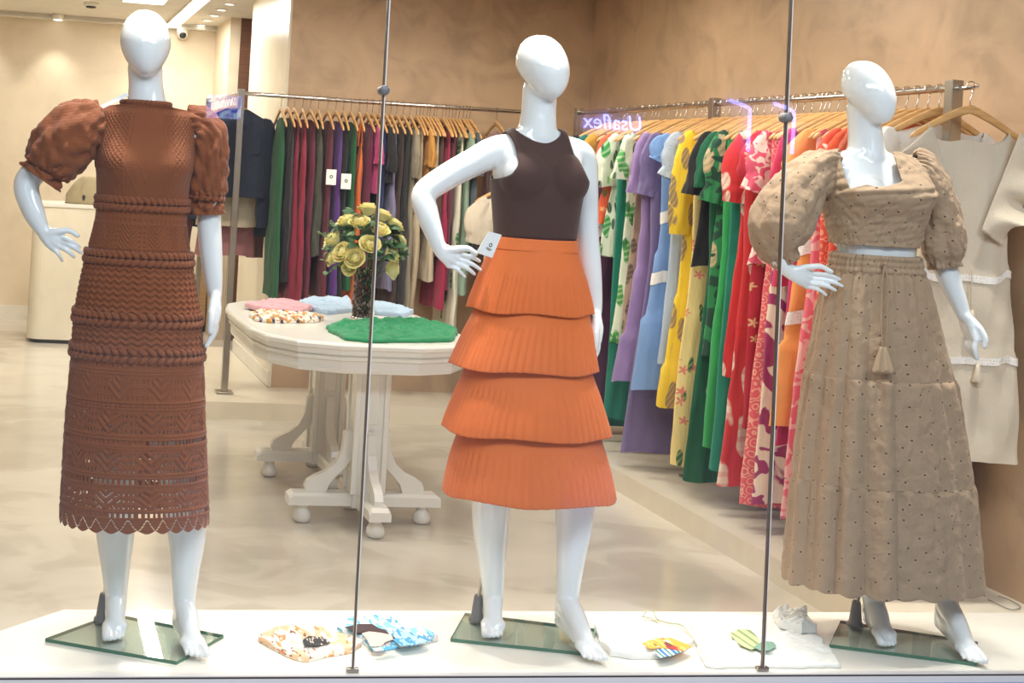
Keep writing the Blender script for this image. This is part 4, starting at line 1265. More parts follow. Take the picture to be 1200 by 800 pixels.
lace = printed('white_lace', (246, 240, 232), [('dots', (226, 206, 190), 90, .28)])
GM = {
    'black': S('black_fabric', (26, 24, 26), .8), 'teal': S('teal_fabric', (20, 116, 104)), 'mustard': S('mustard_fabric', (206, 150, 48)),
    'plum': S('plum_fabric', (82, 40, 72)), 'orangefl': P('orange_red_print', (222, 92, 50), [('leaf', (64, 110, 60), 6, .30, 60), ('flower', (240, 176, 110), 7, .16)], seed=1),
    'palm': P('palm_print', (226, 232, 206), [('leaf', (54, 150, 70), 7, .42, 40), ('leaf', (24, 60, 40), 9, .28, -50), ('leaf', (120, 196, 90), 8, .22, 80)], seed=2),
    'tealgreen': S('teal_green_fabric', (20, 128, 104)), 'leafw': P('green_leaf_on_white', (220, 226, 200), [('leaf', (78, 156, 74), 9, .44, 30), ('leaf', (40, 110, 52), 10, .26, -40)], seed=3),
    'taupe': P('taupe_print', (168, 140, 118), [('leaf', (96, 78, 64), 9, .3, 30)], seed=4), 'lilac': S('lilac_cotton', (156, 128, 178), .85, .08),
    'slate': S('slate_lilac_fabric', (124, 108, 152), .85, .07), 'sky': S('sky_blue_cotton', (128, 164, 216), .85, .06),
    'greyblue': P('pale_grey_dotted', (176, 188, 202), [('dots', (120, 134, 158), 42, .12)], seed=5),
    'yellow': P('yellow_leaf_print', (240, 200, 44), [('leaf', (148, 122, 92), 8, .43, 62)], seed=6),
    'cream_floral': P('cream_floral_print', (240, 214, 140), [('leaf', (46, 110, 62), 8, .26, 50), ('flower', (232, 130, 110), 6, .24)], seed=7),
    'dkgreen': P('dark_green_print', (10, 92, 58), [('leaf', (190, 214, 190), 4, .16, 15)], seed=8), 'greentan': P('green_tan_print', (34, 120, 66), [('leaf', (196, 166, 128), 7, .34, 45), ('blob', (20, 64, 44), 7, .56)], seed=9),
    'green': S('bright_green_fabric', (48, 164, 84), .8, .06), 'teal2': S('sea_green_fabric', (30, 140, 112)),
    'redcream': P('red_cream_print', (206, 44, 44), [('leaf', (238, 214, 190), 7, .38, 70), ('dash', (242, 222, 200), 11, .30, 90)], seed=10),
    'redleaf': P('red_leaf_print', (204, 46, 46), [('leaf', (232, 210, 188), 5, .34, 25)], seed=11), 'crimson': P('crimson_flower', (186, 34, 52), [('flower', (222, 176, 130), 6, .20)], seed=12),
    'pinkcream': P('pink_cream_print', (216, 84, 108), [('blob', (238, 206, 190), 11, .50), ('leaf', (200, 60, 84), 9, .25, 20)], seed=13), 'coral': P('coral_circles', (226, 92, 100), [('rings', (240, 172, 150), 11, .55)], seed=14),
    'wave': P('cream_magenta_wave', (240, 220, 196), [('blob', (160, 50, 100), 5, .50)], seed=15), 'raspberry': S('raspberry_fabric', (204, 44, 84)), 'magenta': S('magenta_fabric', (206, 40, 104)),
    'apricot': S('apricot_cotton', (246, 158, 84), .85, .05), 'pinkfl': P('pink_floral_print', (236, 110, 128), [('blob', (246, 186, 180), 8, .52), ('flower', (120, 96, 120), 5, .13), ('leaf', (206, 50, 90), 9, .22, 50)], seed=16),
    'redprint': P('red_orange_print', (228, 78, 62), [('rings', (240, 160, 120), 10, .6), ('leaf', (200, 52, 60), 8, .25, 20)], seed=17),
    'orangepurple': P('orange_purple_flowers', (222, 84, 54), [('flower', (250, 232, 220), 5.5, .30), ('flower', (98, 44, 110), 5.5, .24)], seed=18), 'vermilion': S('vermilion_fabric', (232, 92, 50)), 'rust': S('rust_fabric', (180, 84, 54)),
    'peach': S('peach_fabric', (238, 170, 120)), 'terracotta': P('terracotta_print', (206, 96, 62), [('leaf', (240, 196, 150), 8, .32, 35)], seed=19), 'white': S('white_cotton', (238, 230, 220), .85, .03),
    'tan': S('tan_linen', (198, 164, 126)), 'creamblack': P('cream_black_print', (232, 222, 206), [('leaf', (40, 38, 44), 5, .26, 20)], seed=20),
    'forest': S('forest_green_fabric', (24, 96, 52)), 'burgundy': S('burgundy_fabric', (134, 30, 52)), 'wine': S('wine_fabric', (112, 34, 56)), 'darkred': S('dark_red_fabric', (150, 36, 58)), 'olive': S('dark_olive_fabric', (74, 74, 58)),
    'maroon': S('maroon_fabric', (112, 40, 52)), 'purple': S('purple_fabric', (98, 56, 134)), 'orange2': S('orange_fabric', (224, 108, 44)), 'plumwine': S('plum_wine_fabric', (112, 32, 66)), 'fuchsia': S('fuchsia_fabric', (190, 56, 120)),
    'navy': S('navy_fabric', (34, 42, 92)), 'lavender': S('lavender_grey_fabric', (134, 128, 158)), 'dkbrown': S('dark_brown_fabric', (72, 50, 42)), 'charcoal': S('charcoal_fabric', (48, 44, 44)), 'greige': S('greige_fabric', (150, 138, 116)),
    'beige2': S('beige_twill', (200, 178, 146)), 'mustard2': S('ochre_fabric', (200, 140, 60)), 'sand': S('sand_fabric', (206, 188, 160)), 'brown2': S('chocolate_fabric', (96, 62, 48)), 'raspberry2': S('berry_fabric', (168, 40, 74)),
    'leafcream': P('cream_leaf_print', (226, 218, 196), [('leaf', (60, 128, 70), 7, .34, 30)], seed=21), 'sage': S('sage_fabric', (146, 170, 146)), 'slategrey': S('slate_grey_fabric', (92, 100, 106)), 'blush': S('blush_fabric', (222, 172, 168)),
    'denim': S('dark_denim', (30, 40, 58), .85, .14, 1400, .3, (22, 30, 46)), 'denim2': S('blue_denim', (60, 76, 98), .85, .14, 1400), 'dusty_pink': S('dusty_pink_fabric', (176, 116, 116)), 'brown_leather': S('brown_leather', (108, 70, 58), .5),
    'ivory': S('ivory_cotton', (224, 208, 184), .85, .05),
}
RR_G, RH_G = 'garments on the right rail', 'wooden hangers on the right rail'
# px of the left edge, hem row, material, kind name, label, category, options
RIGHT = [
    (664, 300, 'black', 'hanging_shirt', 'black top at the far end of the right rail', 'top', dict(sl=.18)),
    (674, 520, 'teal', 'hanging_dress', 'dark teal dress at the far end of the right rail, behind the middle mannequin arm', 'dress', dict(sl=.16)),
    (683, 300, 'mustard', 'hanging_shirt', 'mustard top near the far end of the right rail', 'top', dict(sl=.2)),
    (693, 482, 'plum', 'hanging_dress', 'long dark plum dress with white price tag on the right rail', 'dress', dict(hem=.22, parts=[('tag', -.20, -.05, -.60)])),
    (701, 262, 'orangefl', 'hanging_blouse', 'orange red blouse with green pattern on the right rail', 'blouse', dict(sl=.25)),
    (709, 300, 'palm', 'hanging_tunic', 'green and white palm print tunic on the right rail', 'tunic', dict(sl=.28, slw=.065)),
    (717, 490, 'tealgreen', 'hanging_dress', 'teal green straight dress beside the lilac dress', 'dress', dict(hem=.21)),
    (727, 402, 'leafw', 'hanging_dress', 'white dress with fresh green leaves on the right rail', 'dress', dict(sl=.22)),
    (736, 398, 'taupe', 'hanging_dress', 'taupe patterned dress just behind the lilac dress', 'dress', dict(hem=.21)),
    (746, 447, 'lilac', 'hanging_dress', 'lilac tiered dress with ruffled short sleeves on the right rail', 'dress', dict(sl=.26, slw=.062, hem=.27, tiers=((.55, .04), (.8, .05)))),
    (757, 530, 'slate', 'hanging_dress', 'long slate purple dress reaching nearly to the platform', 'dress', dict(hem=.27, sl=.3, t=.026)),
    (769, 457, 'sky', 'hanging_dress', 'sky blue dress with white lace bands on the right rail', 'dress', dict(sl=.12, hem=.26, tiers=((.45, .03), (.72, .05)), parts=[('band', .50, .045, lace), ('band', .80, .045, lace)])),
    (781, 425, 'greyblue', 'hanging_dress', 'pale grey dotted dress between the blue and yellow ones', 'dress', dict(sl=.18, hem=.22)),
    (794, 476, 'yellow', 'hanging_dress', 'yellow dress with taupe leaves and long sleeves on the right rail', 'dress', dict(sl=.52, slw=.062, hem=.25, tiers=((.6, .03), (.84, .04)))),
    (806, 546, 'cream_floral', 'hanging_dress', 'long cream yellow floral dress beside the yellow leaf dress', 'dress', dict(hem=.23)),
    (817, 312, 'black', 'hanging_shirt', 'black short sleeved top in the middle of the right rail', 'top', dict(sl=.24, slw=.07)),
    (827, 563, 'dkgreen', 'hanging_dress', 'long dark green dress with white brush marks near its hem', 'dress', dict(hem=.25, sl=.2)),
    (836, 415, 'greentan', 'hanging_tunic', 'green and tan printed tunic on the right rail', 'tunic', dict(sl=.25)),
    (845, 525, 'green', 'hanging_dress', 'plain bright green dress on the right rail', 'dress', dict(hem=.24)),
    (853, 550, 'teal2', 'hanging_dress', 'plain sea green long dress beside the red leaf dress', 'dress', dict(hem=.23)),
    (860, 440, 'redcream', 'hanging_dress', 'red and cream print dress with wide kimono sleeves', 'dress', dict(sl=.33, slw=.075, hem=.23)),
    (871, 569, 'redleaf', 'hanging_dress', 'long red dress with big cream leaves on the right rail', 'dress', dict(hem=.25, t=.025)),
    (882, 500, 'crimson', 'hanging_dress', 'crimson dress with embroidered beige flowers on the right rail', 'dress', dict(sl=.14, hem=.2)),
    (892, 310, 'pinkcream', 'hanging_blouse', 'pink and cream print blouse with short sleeves', 'blouse', dict(sl=.26, slw=.066)),
    (902, 592, 'coral', 'hanging_dress', 'long coral dress with pale circle rows on the right rail', 'dress', dict(hem=.25, t=.026)),
    (911, 590, 'wave', 'hanging_dress', 'long cream dress with magenta shapes behind the raspberry blouse', 'dress', dict(hem=.24)),
    (921, 335, 'raspberry', 'hanging_blouse', 'raspberry long sleeved blouse beside the right glass joint', 'blouse', dict(sl=.46, slw=.055)),
    (930, 520, 'magenta', 'hanging_dress', 'plain magenta dress behind the apricot dress', 'dress', dict(hem=.24)),
    (941, 500, 'apricot', 'hanging_dress', 'apricot orange dress with two white lace bands', 'dress', dict(sl=.22, slw=.07, hem=.27, t=.027, tiers=((.45, .03), (.72, .05)), parts=[('band', .56, .045, lace), ('band', .84, .045, lace)])),
    (952, 608, 'pinkfl', 'hanging_dress', 'long pink floral dress hanging below the apricot one', 'dress', dict(hem=.27, t=.027)),
    (966, 604, 'redprint', 'hanging_dress', 'long red orange print dress beside the right mannequin skirt', 'dress', dict(hem=.25, t=.026)),
    (976, 470, 'orangepurple', 'hanging_dress', 'orange red dress with purple white-edged flowers behind the right mannequin', 'dress', dict(hem=.24, sl=.2)),
    (990, 600, 'vermilion', 'hanging_dress', 'plain vermilion long dress behind the right mannequin', 'dress', dict(hem=.24, sl=.2)),
    (1003, 592, 'rust', 'hanging_dress', 'rust coloured dress behind the right mannequin waist', 'dress', dict(hem=.24, sl=.25)),
    (1014, 565, 'peach', 'hanging_dress', 'peach dress behind the right mannequin', 'dress', dict(sl=.2)),
    (1026, 585, 'terracotta', 'hanging_dress', 'terracotta print dress behind the right mannequin', 'dress', dict(sl=.22)),
    (1036, 610, 'creamblack', 'hanging_dress', 'long cream dress with black print showing below the white dress', 'dress', dict(hem=.27)),
    (1046, 440, 'white', 'hanging_blouse', 'white blouse with ribbon bow just behind the white dress', 'blouse', dict(sl=.2)),
]
RIGHT = [r for r in RIGHT if r[2] not in ('peach',)]
YS = [float(onX(r[0], 250, RX - .225)[1]) for r in RIGHT]; YS[-1] = max(YS[-1], RY0 + .075)
for k in range(len(YS) - 2, -1, -1): YS[k] = max(YS[k], YS[k + 1] + .062)
for i, (px, hem_y, mk, nm, lab, cat, op) in enumerate(RIGHT):
    y = YS[i]; hz_ = onY(px, hem_y, y)[2]
    L = RZ - max(hz_, PL + .04); o_ = dict(op); o_.setdefault('seed', i); o_.setdefault('t', .020)
    tilt = rnd.uniform(-.05, .05)
    garment(nm, (RX, y, RZ), tilt, lab, cat, RR_G, GM[mk], L, **o_)
    hanger((RX, y, RZ), tilt, 'wooden hanger carrying the ' + ' '.join(lab.split()[:8]), RH_G)
for k in (2, 6, 9, 11, 13, 16, 21, 25, 29):
    hanger((RX, (YS[k] + YS[k - 1]) / 2, RZ), rnd.uniform(-.03, .03), 'spare wooden hanger just behind the ' + ' '.join(RIGHT[k][4].split()[:9]), RH_G)

WX, WY = 3.15, 4.215
MB().tube([(RX, RY0, RZ), (RX + .02, 4.27, RZ), (WX, WY - .03, RZ)], .008, 10, 4).build('front_arm', M['chrome'], rr, True)
# white flutter-sleeve dress, first on the right rail and seen from the front
wd = garment('white_dress', (WX, WY, RZ), 0, 'white tiered dress with flutter sleeves hanging nearest on the right rail', 'dress', RR_G, GM['ivory'], RZ - .60, ws=.185, wb_=.17, hem=.25, t=.024, seed=71, drop=.10, neck=.15, tiers=((.40, .025), (.66, .03)),
             parts=[('band', .62, .03, lace), ('band', .90, .03, lace)], fold=1.3)
for sx in (-1, 1):
    rg = []; n = 40
    for k in range(40):                          # flutter ruffle running from the shoulder to the chest
        v = k / 39; a = np.linspace(0, 1, n); c0 = np.array([sx * (.165 - .135 * v), -.040 - .012 * v, -.150 - .34 * v]); out = np.array([sx * (.15 - .07 * v ** 1.2), -.014, -.07 * (1 - v) - .035])
        rg.append(c0 + a[:, None] * out + np.stack([.010 * np.sin(21 * v) * a, -.03 * np.sin(16 * v + 2 * a) * a ** 1.2, .010 * np.sin(24 * v) * a], 1))
    grid = np.array(rg); F = grid_faces(40, n, False); o = link('flutter_sleeve', mesh_from('flutter', grid.reshape(-1, 3), F), GM['ivory'], wd, True, False)
    md = o.modifiers.new('thickness', 'SOLIDIFY'); md.thickness = .002
cd2 = MB().tube([(.01, -.045, -.62), (.012, -.05, -.75), (.04, -.055, -.92)], .002, 6, 4).mesh('cord'); co_ = link('drawstring', cd2, GM['ivory'], wd, True, False)
for x, z in ((.012, -.76), (.045, -.94)):
    MB().lathe((x, -.055, z), [(.004, 0), (.008, -.02), (.02, -.06), (.019, -.062)], 12).build('tassel', GM['ivory'], co_, True, False)
hanger((WX, WY, RZ), 0, 'wooden hanger of the white flutter-sleeve dress, nearest on the right rail', RH_G)

BR_G, BH_G = 'garments on the back rail', 'wooden hangers on the back rail'
BACK = [
    (331, 350, 'forest', 'hanging_dress', 'forest green long dress at the left end of the back rail', 'dress', dict(ws=.10, wb_=.15)),
    (339, 330, 'black', 'hanging_shirt', 'black top beside the forest green dress', 'top', dict()),
    (347, 354, 'burgundy', 'hanging_dress', 'burgundy long dress, first of the red ones on the back rail', 'dress', dict(ws=.11, wb_=.16)),
    (357, 354, 'darkred', 'hanging_dress', 'dark red long dress between two wine ones on the back rail', 'dress', dict(ws=.11, wb_=.17, hem=.22)),
    (366, 354, 'wine', 'hanging_dress', 'wine red long dress beside the olive one', 'dress', dict(ws=.11, wb_=.16)),
    (376, 300, 'olive', 'hanging_dress', 'dark olive dress on the back rail', 'dress', dict(ws=.12)),
    (387, 352, 'maroon', 'hanging_dress', 'maroon long dress with white price tag on the back rail', 'dress', dict(hem=.22, parts=[('tag', .20, -.05, -.42)])),
    (397, 346, 'purple', 'hanging_dress', 'purple long dress beside the maroon one', 'dress', dict(hem=.22)),
    (406, 348, 'black', 'hanging_dress', 'black long dress with white price tag above the roses', 'dress', dict(parts=[('tag', .20, -.05, -.44)])),
    (415, 340, 'forest', 'hanging_shirt', 'dark green garment squeezed between black and orange dresses', 'top', dict()),
    (425, 362, 'orange2', 'hanging_dress', 'orange spaghetti strap dress on the back rail', 'dress', dict(straps=True, ws=.13, hem=.2)),
    (434, 330, 'plumwine', 'hanging_dress', 'plum wine dress right of the orange dress', 'dress', dict()),
    (441, 226, 'fuchsia', 'hanging_shirt', 'fuchsia top above the roses on the back rail', 'top', dict(sl=.2)),
    (449, 300, 'navy', 'hanging_dress', 'navy blue dress at the left glass joint', 'dress', dict()),
    (456, 215, 'black', 'hanging_shirt', 'short black top right of the left glass joint', 'top', dict(sl=.2)),
    (463, 340, 'lavender', 'hanging_dress', 'lavender grey dress on the back rail', 'dress', dict()),
    (470, 360, 'dkbrown', 'hanging_dress', 'dark brown dress on the back rail', 'dress', dict()),
    (478, 360, 'charcoal', 'hanging_dress', 'charcoal dress beside the dark brown one', 'dress', dict()),
    (486, 362, 'greige', 'hanging_dress', 'greige draped dress with a loose cowl on the back rail', 'dress', dict(sl=.3)),
    (494, 362, 'beige2', 'hanging_trousers', 'beige twill trousers on the back rail', 'trousers', dict(hem=.16)),
    (502, 262, 'mustard2', 'hanging_shirt', 'ochre top beside the beige trousers', 'top', dict(sl=.2)),
    (510, 330, 'sand', 'hanging_trousers', 'sand coloured trousers behind the middle mannequin forearm', 'trousers', dict(hem=.17)),
    (518, 300, 'brown2', 'hanging_dress', 'chocolate brown dress behind the middle mannequin forearm', 'dress', dict()),
    (525, 362, 'raspberry2', 'hanging_dress', 'berry red dress below the middle mannequin forearm', 'dress', dict()),
    (533, 340, 'wine', 'hanging_dress', 'wine dress right of the berry red one', 'dress', dict()),
    (541, 400, 'leafcream', 'hanging_dress', 'cream dress with green leaf print on the back rail', 'dress', dict()),
    (550, 345, 'sage', 'hanging_dress', 'sage green dress inside the middle mannequin bent arm', 'dress', dict(sl=.2)),
    (558, 300, 'slategrey', 'hanging_shirt', 'slate grey top inside the middle mannequin bent arm', 'top', dict(sl=.2)),
    (590, 300, 'blush', 'hanging_shirt', 'blush top hidden behind the middle mannequin chest', 'top', dict()),
]
for i, (px, hem_y, mk, nm, lab, cat, op) in enumerate(BACK):
    x = float(np.clip(onY(px, 220, BY - .2)[0], BX0 + .2, BX1 - .05)); L = RZ - onY(px, hem_y, BY - .15)[2]
    o_ = dict(op); o_.setdefault('seed', 100 + i); o_.setdefault('t', .020); o_.setdefault('hem', .20); o_.setdefault('ws', .17); o_.setdefault('wb_', .17)
    tilt = R(-90) + rnd.uniform(-.06, .06)
    garment(nm, (x, BY, RZ), tilt, lab, cat, BR_G, GM[mk], L, **o_)
    hanger((x, BY, RZ), tilt, 'wooden hanger carrying the ' + ' '.join(lab.split()[:8]), BH_G)
for px, k in ((498, 19), (507, 20), (515, 21), (529, 23), (537, 24), (545, 25), (554, 26)):
    hanger((float(onY(px, 220, BY - .2)[0]), BY, RZ), R(-90) + rnd.uniform(-.05, .05), 'spare wooden hanger just right of the ' + ' '.join(BACK[k][4].split()[:9]), BH_G)
# face-out set at the right end of the back rail
garment('hanging_blouse', (2.80, 7.73, 1.50), 0, 'ivory puff sleeve blouse hung face-out beside the middle mannequin elbow', 'blouse', BR_G, GM['ivory'], .62, ws=.17, wb_=.15, hem=.15, sl=.30, slw=.085, seed=301, t=.03)
garment('hanging_skirt', (2.82, 7.79, 1.50), 0, 'brown skirt hung face-out below the ivory blouse', 'skirt', BR_G, GM['brown2'], 1.0, ws=.14, wb_=.16, hem=.19, seed=302, t=.03)
hanger((2.80, 7.73, 1.50), 0, 'wooden hanger of the ivory puff sleeve blouse', BH_G)
hanger((2.82, 7.79, 1.50), 0, 'wooden hanger of the face-out brown skirt', BH_G)

# left side rail: denim jacket in front, skirts and jeans behind
LR_G, LH_G = 'garments on the left side rail', 'wooden hangers on the left side rail'
dj = garment('denim_jacket', (BX0, 8.14, RZ), 0, 'dark denim jacket hanging at the left rack post', 'jacket', LR_G, GM['denim'], .62, ws=.20, wb_=.19, hem=.185, sl=.58, slw=.062, seed=401, t=.045, fold=.4, drop=.0, neck=.06)
for sx in (-1, 1):
    cl = [(sx * .012, -.052, -.13), (sx * .085, -.045, -.105), (sx * .10, -.05, -.17), (sx * .045, -.058, -.205)]
    card('collar', cl if sx > 0 else cl[::-1], GM['denim'], None, .006).parent = dj
    MB().box(sx * .10 - .045, -.050, -.36, sx * .10 + .045, -.042, -.25, .002).build('chest_pocket', GM['denim'], dj, False, False)
MB().box(-.008, -.052, -.60, .008, -.046, -.16).build('button_strip', GM['denim'], dj, False, False)
MB().box(-.185, -.050, -.62, .185, -.030, -.585, .004).build('waist_band', GM['denim'], dj, False, False)
hanger((BX0, 8.14, RZ), 0, 'wooden hanger of the dark denim jacket', LH_G)
for k, (y, mk, nm, lab, cat, L, op) in enumerate([
        (8.26, 'sand', 'hanging_skirt', 'cream skirt showing below the denim jacket', 'skirt', .80, dict(ws=.14, wb_=.17, hem=.19)),
        (8.36, 'dusty_pink', 'hanging_skirt', 'dusty pink skirt hanging lowest at the left rack post', 'skirt', .99, dict(ws=.14, wb_=.16, hem=.185)),
        (8.50, 'denim2', 'hanging_jacket', 'blue denim jacket with lighter cuffs behind the dark one', 'jacket', .70, dict(sl=.64, hem=.2, ws=.22)),
        (8.62, 'brown_leather', 'hanging_jacket', 'brown jacket behind the denim ones with one cuff showing', 'jacket', .72, dict(sl=.74, ws=.225, slw=.06)),
        (8.74, 'black', 'hanging_jacket', 'black jacket farthest back on the left side rail', 'jacket', .84, dict(sl=.72, ws=.24, hem=.25)),
        (9.0, 'taupe', 'hanging_shirt', 'taupe top at the far end of the left side rail', 'top', .74, dict(sl=.3))]):
    garment(nm, (BX0, y, RZ), 0, lab, cat, LR_G, GM[mk], L, seed=410 + k, t=.03, **op)
    hanger((BX0, y, RZ), 0, 'wooden hanger carrying the ' + ' '.join(lab.split()[:8]), LH_G)

# ------------------------------------------------------------------ table with flowers and folded clothes
TX, TY, TZ = 1.42, 6.06, .78
tb = empty('display_table', (TX, TY, 0), 'white oval table on two scrolled pedestals in the middle of the shop', 'table')
OUT = [(-.17, -.79), (.17, -.79), (.335, -.715), (.44, -.56), (.475, -.36), (.48, 0)]
OUT = [(x, y) for x, y in OUT[1:]] + [(x, -y) for x, y in OUT[1:5][::-1]]
OUT = OUT + [(-x, -y) for x, y in OUT]; OUT2 = []
for p in OUT:
    if not OUT2 or abs(p[0] - OUT2[-1][0]) + abs(p[1] - OUT2[-1][1]) > .02: OUT2.append(p)
OUT2 = np.array(OUT2)


def oval(d, z): 
    r = np.hypot(OUT2[:, 0], OUT2[:, 1])[:, None]; q = OUT2 - OUT2 / r * d
    return np.column_stack([TX + q[:, 0], TY + q[:, 1], np.full(len(q), z)])


MB().rings([oval(.010, TZ - .030), oval(.0, TZ - .022), oval(.0, TZ - .010), oval(.006, TZ - .003), oval(.014, TZ)]).build('table_top', M['paint_white'], tb)
MB().rings([oval(.055, TZ - .125), oval(.040, TZ - .122), oval(.034, TZ - .108), oval(.036, TZ - .075), oval(.024, TZ - .070), oval(.022, TZ - .058), oval(.030, TZ - .054), oval(.014, TZ - .046), oval(.012, TZ - .030)]).build('apron', M['paint_white'], tb)
BK = [(.060, .375), (.075, .395), (.092, .380), (.098, .345), (.105, .30), (.130, .25), (.170, .215), (.215, .195), (.245, .175), (.255, .150), (.250, .125), (.165, .125), (.150, .165), (.120, .20), (.085, .235), (.062, .27)]
for py in (5.55, 6.35):
    px = 1.445
    pd = MB().box(px - .062, py - .062, .075, px + .062, py + .062, TZ - .12).build('pedestal', M['paint_white'], tb)
    st = MB()
    for sx in (-1, 1):
        for sy in (-1, 1): st.box(px + sx * .062 - .012, py + sy * .062 - .012, .13, px + sx * .062 + .012, py + sy * .062 + .012, TZ - .12, .004)
    st.box(px - .030, py - .068, .42, px + .030, py + .068, TZ - .13, .004).box(px - .068, py - .030, .42, px + .068, py + .030, TZ - .13, .004)
    st.build('corner_strip', M['paint_white'], pd)
    for dx, dy in ((1, 0), (-1, 0), (0, 1), (0, -1)):
        b_ = MB(); n = len(BK); sd_ = (-dy, dx); V = []
        for s in (-.018, .018): V += [(px + dx * r_ + sd_[0] * s, py + dy * r_ + sd_[1] * s, z) for r_, z in BK]
        b_.add(V, [tuple(range(n - 1, -1, -1)), tuple(range(n, 2 * n))] + [(i, (i + 1) % n, n + (i + 1) % n, n + i) for i in range(n)])
        b_.build('scroll_bracket', M['paint_white'], tb)
        ln = .325 if dx else .29; V = []
        for r_ in (.0, ln - .02, ln): 
            w = .045; h0, h1 = .078, (.128 if r_ < ln else .115)
            V += [(px + dx * r_ + sd_[0] * s, py + dy * r_ + sd_[1] * s, z) for s, z in ((-w, h0), (w, h0), (w, h1 - .012), (w * .8, h1), (-w * .8, h1), (-w, h1 - .012))]
        MB().add(V, [tuple(range(5, -1, -1)), tuple(range(12, 18))] + [(k * 6 + i, k * 6 + (i + 1) % 6, k * 6 + 6 + (i + 1) % 6, k * 6 + 6 + i) for k in (0, 1) for i in range(6)]).build('foot_bar', M['paint_white'], tb)
        fx, fy = px + dx * (ln - .068), py + dy * (ln - .068)
        MB().lathe((fx, fy, 0), [(.022, .0), (.034, .006), (.039, .022), (.036, .040), (.026, .054), (.022, .062), (.030, .072), (.036, .080)], 20).build('ball_foot', M['paint_white'], tb, True)

# vase
vp = onZ(424, 374, TZ); VX, VY = float(vp[0]), float(vp[1])


def vase_mat():
    t = NT('mirror_mosaic'); vo = t.n('ShaderNodeTexVoronoi', {'Vector': t.coord(), 'Scale': 62.0}, feature='F1'); ed = t.n('ShaderNodeTexVoronoi', {'Vector': t.coord(), 'Scale': 62.0}, feature='DISTANCE_TO_EDGE').outputs[0]
    ge = t.n('ShaderNodeNewGeometry'); c0 = t.n('ShaderNodeVectorMath', {0: vo.outputs['Color'], 1: (.5, .5, .5)}, operation='SUBTRACT').outputs[0]
    c1 = t.n('ShaderNodeVectorMath', {0: c0, 1: (.9, .9, .9)}, operation='MULTIPLY').outputs[0]; nn = t.n('ShaderNodeVectorMath', {0: ge.outputs['Normal'], 1: c1}, operation='ADD').outputs[0]
    nn = t.n('ShaderNodeVectorMath', {0: nn}, operation='NORMALIZE').outputs[0]
    return t.bsdf(t.mix(t.step(ed, .07, .03), lin((22, 19, 18)), lin((104, 96, 90))), .10, .85, None, Normal=nn)


vs = empty('vase', (VX, VY, TZ), 'dark mirror mosaic cylinder vase on the white table', 'vase')
q = [(.040, .0), (.048, .004), (.048, .02), (.0475, .228), (.049, .234), (.044, .236), (.043, .06), (.003, .058)]
MB().lathe((VX, VY, TZ), q, 36).build('vase_body', vase_mat(), vs, True)
MB().lathe((VX, VY, TZ), [(.047, -.0), (.052, .002), (.052, .010), (.047, .014)], 30).build('base_ring', M['chrome'], vs, True)

# roses
M['rose'] = plain('rose_cream_yellow', (253, 238, 172), .6, var=.03, scale=30, **{'Subsurface Weight': .5, 'Subsurface Radius': (.02, .015, .006)}); M['leaf'] = plain('leaf_green', (52, 92, 50), .5, var=.12, scale=20); M['leaf2'] = plain('eucalyptus_green', (120, 150, 104), .55, var=.10, scale=20)
M['stem'] = plain('stem_green', (70, 104, 52), .6)


def rose_mesh():
    """layers of cupped petals, tight in the middle and opening outwards"""
    b_ = MB(); nu, nv_ = 8, 7
    for li, (r_, cnt, top, wid, curl) in enumerate(((.0075, 3, 12, 1.5, 0), (.0125, 3, 24, 1.35, .0012), (.0180, 4, 36, 1.15, .003), (.0240, 5, 48, 1.0, .005), (.0310, 5, 60, .98, .008), (.0360, 5, 78, .92, .010))):
        for k in range(cnt):
            a = k * 2 * math.pi / cnt + li * .85; V = []
            for i in range(nv_):
                v = i / (nv_ - 1); ph = R(172 - (172 - top) * v); fl = curl * max(0, v - .6) ** 1.3 * 3.3
                for j in range(nu):
                    u = (j / (nu - 1) - .5) * 2; an = a + u * wid * (.45 + .55 * math.sin(math.pi * (.15 + .6 * v)))
                    rr_ = (r_ + .0016 * u) * math.sin(ph) + .35 * r_ * (1 - v) * 0 + fl * 1.6
                    z = r_ * math.cos(ph) * 1.12 - fl * .8 - .004 * u * u * v - .006 * (li > 3)
                    V.append((rr_ * math.cos(an), rr_ * math.sin(an), z))
            b_.add(V, [(i * nu + j, i * nu + j + 1, (i + 1) * nu + j + 1, (i + 1) * nu + j) for i in range(nv_ - 1) for j in range(nu - 1)])
    return b_.mesh('rose_bloom')


def leaf_mesh(L=.055, w=.019, bend=.012):
    V = []; n = 8
    for i in range(n):
        v = i / (n - 1); ww = w * math.sin(math.pi * (.06 + .92 * v)) ** .8
        for j in (-1, 0, 1): V.append((ww * j, L * v, bend * math.sin(math.pi * v) - .004 * abs(j)))
    F = [(i * 3 + j, i * 3 + j + 1, i * 3 + j + 4, i * 3 + j + 3) for i in range(n - 1) for j in (0, 1)]
    return mesh_from('leaf', V, F)


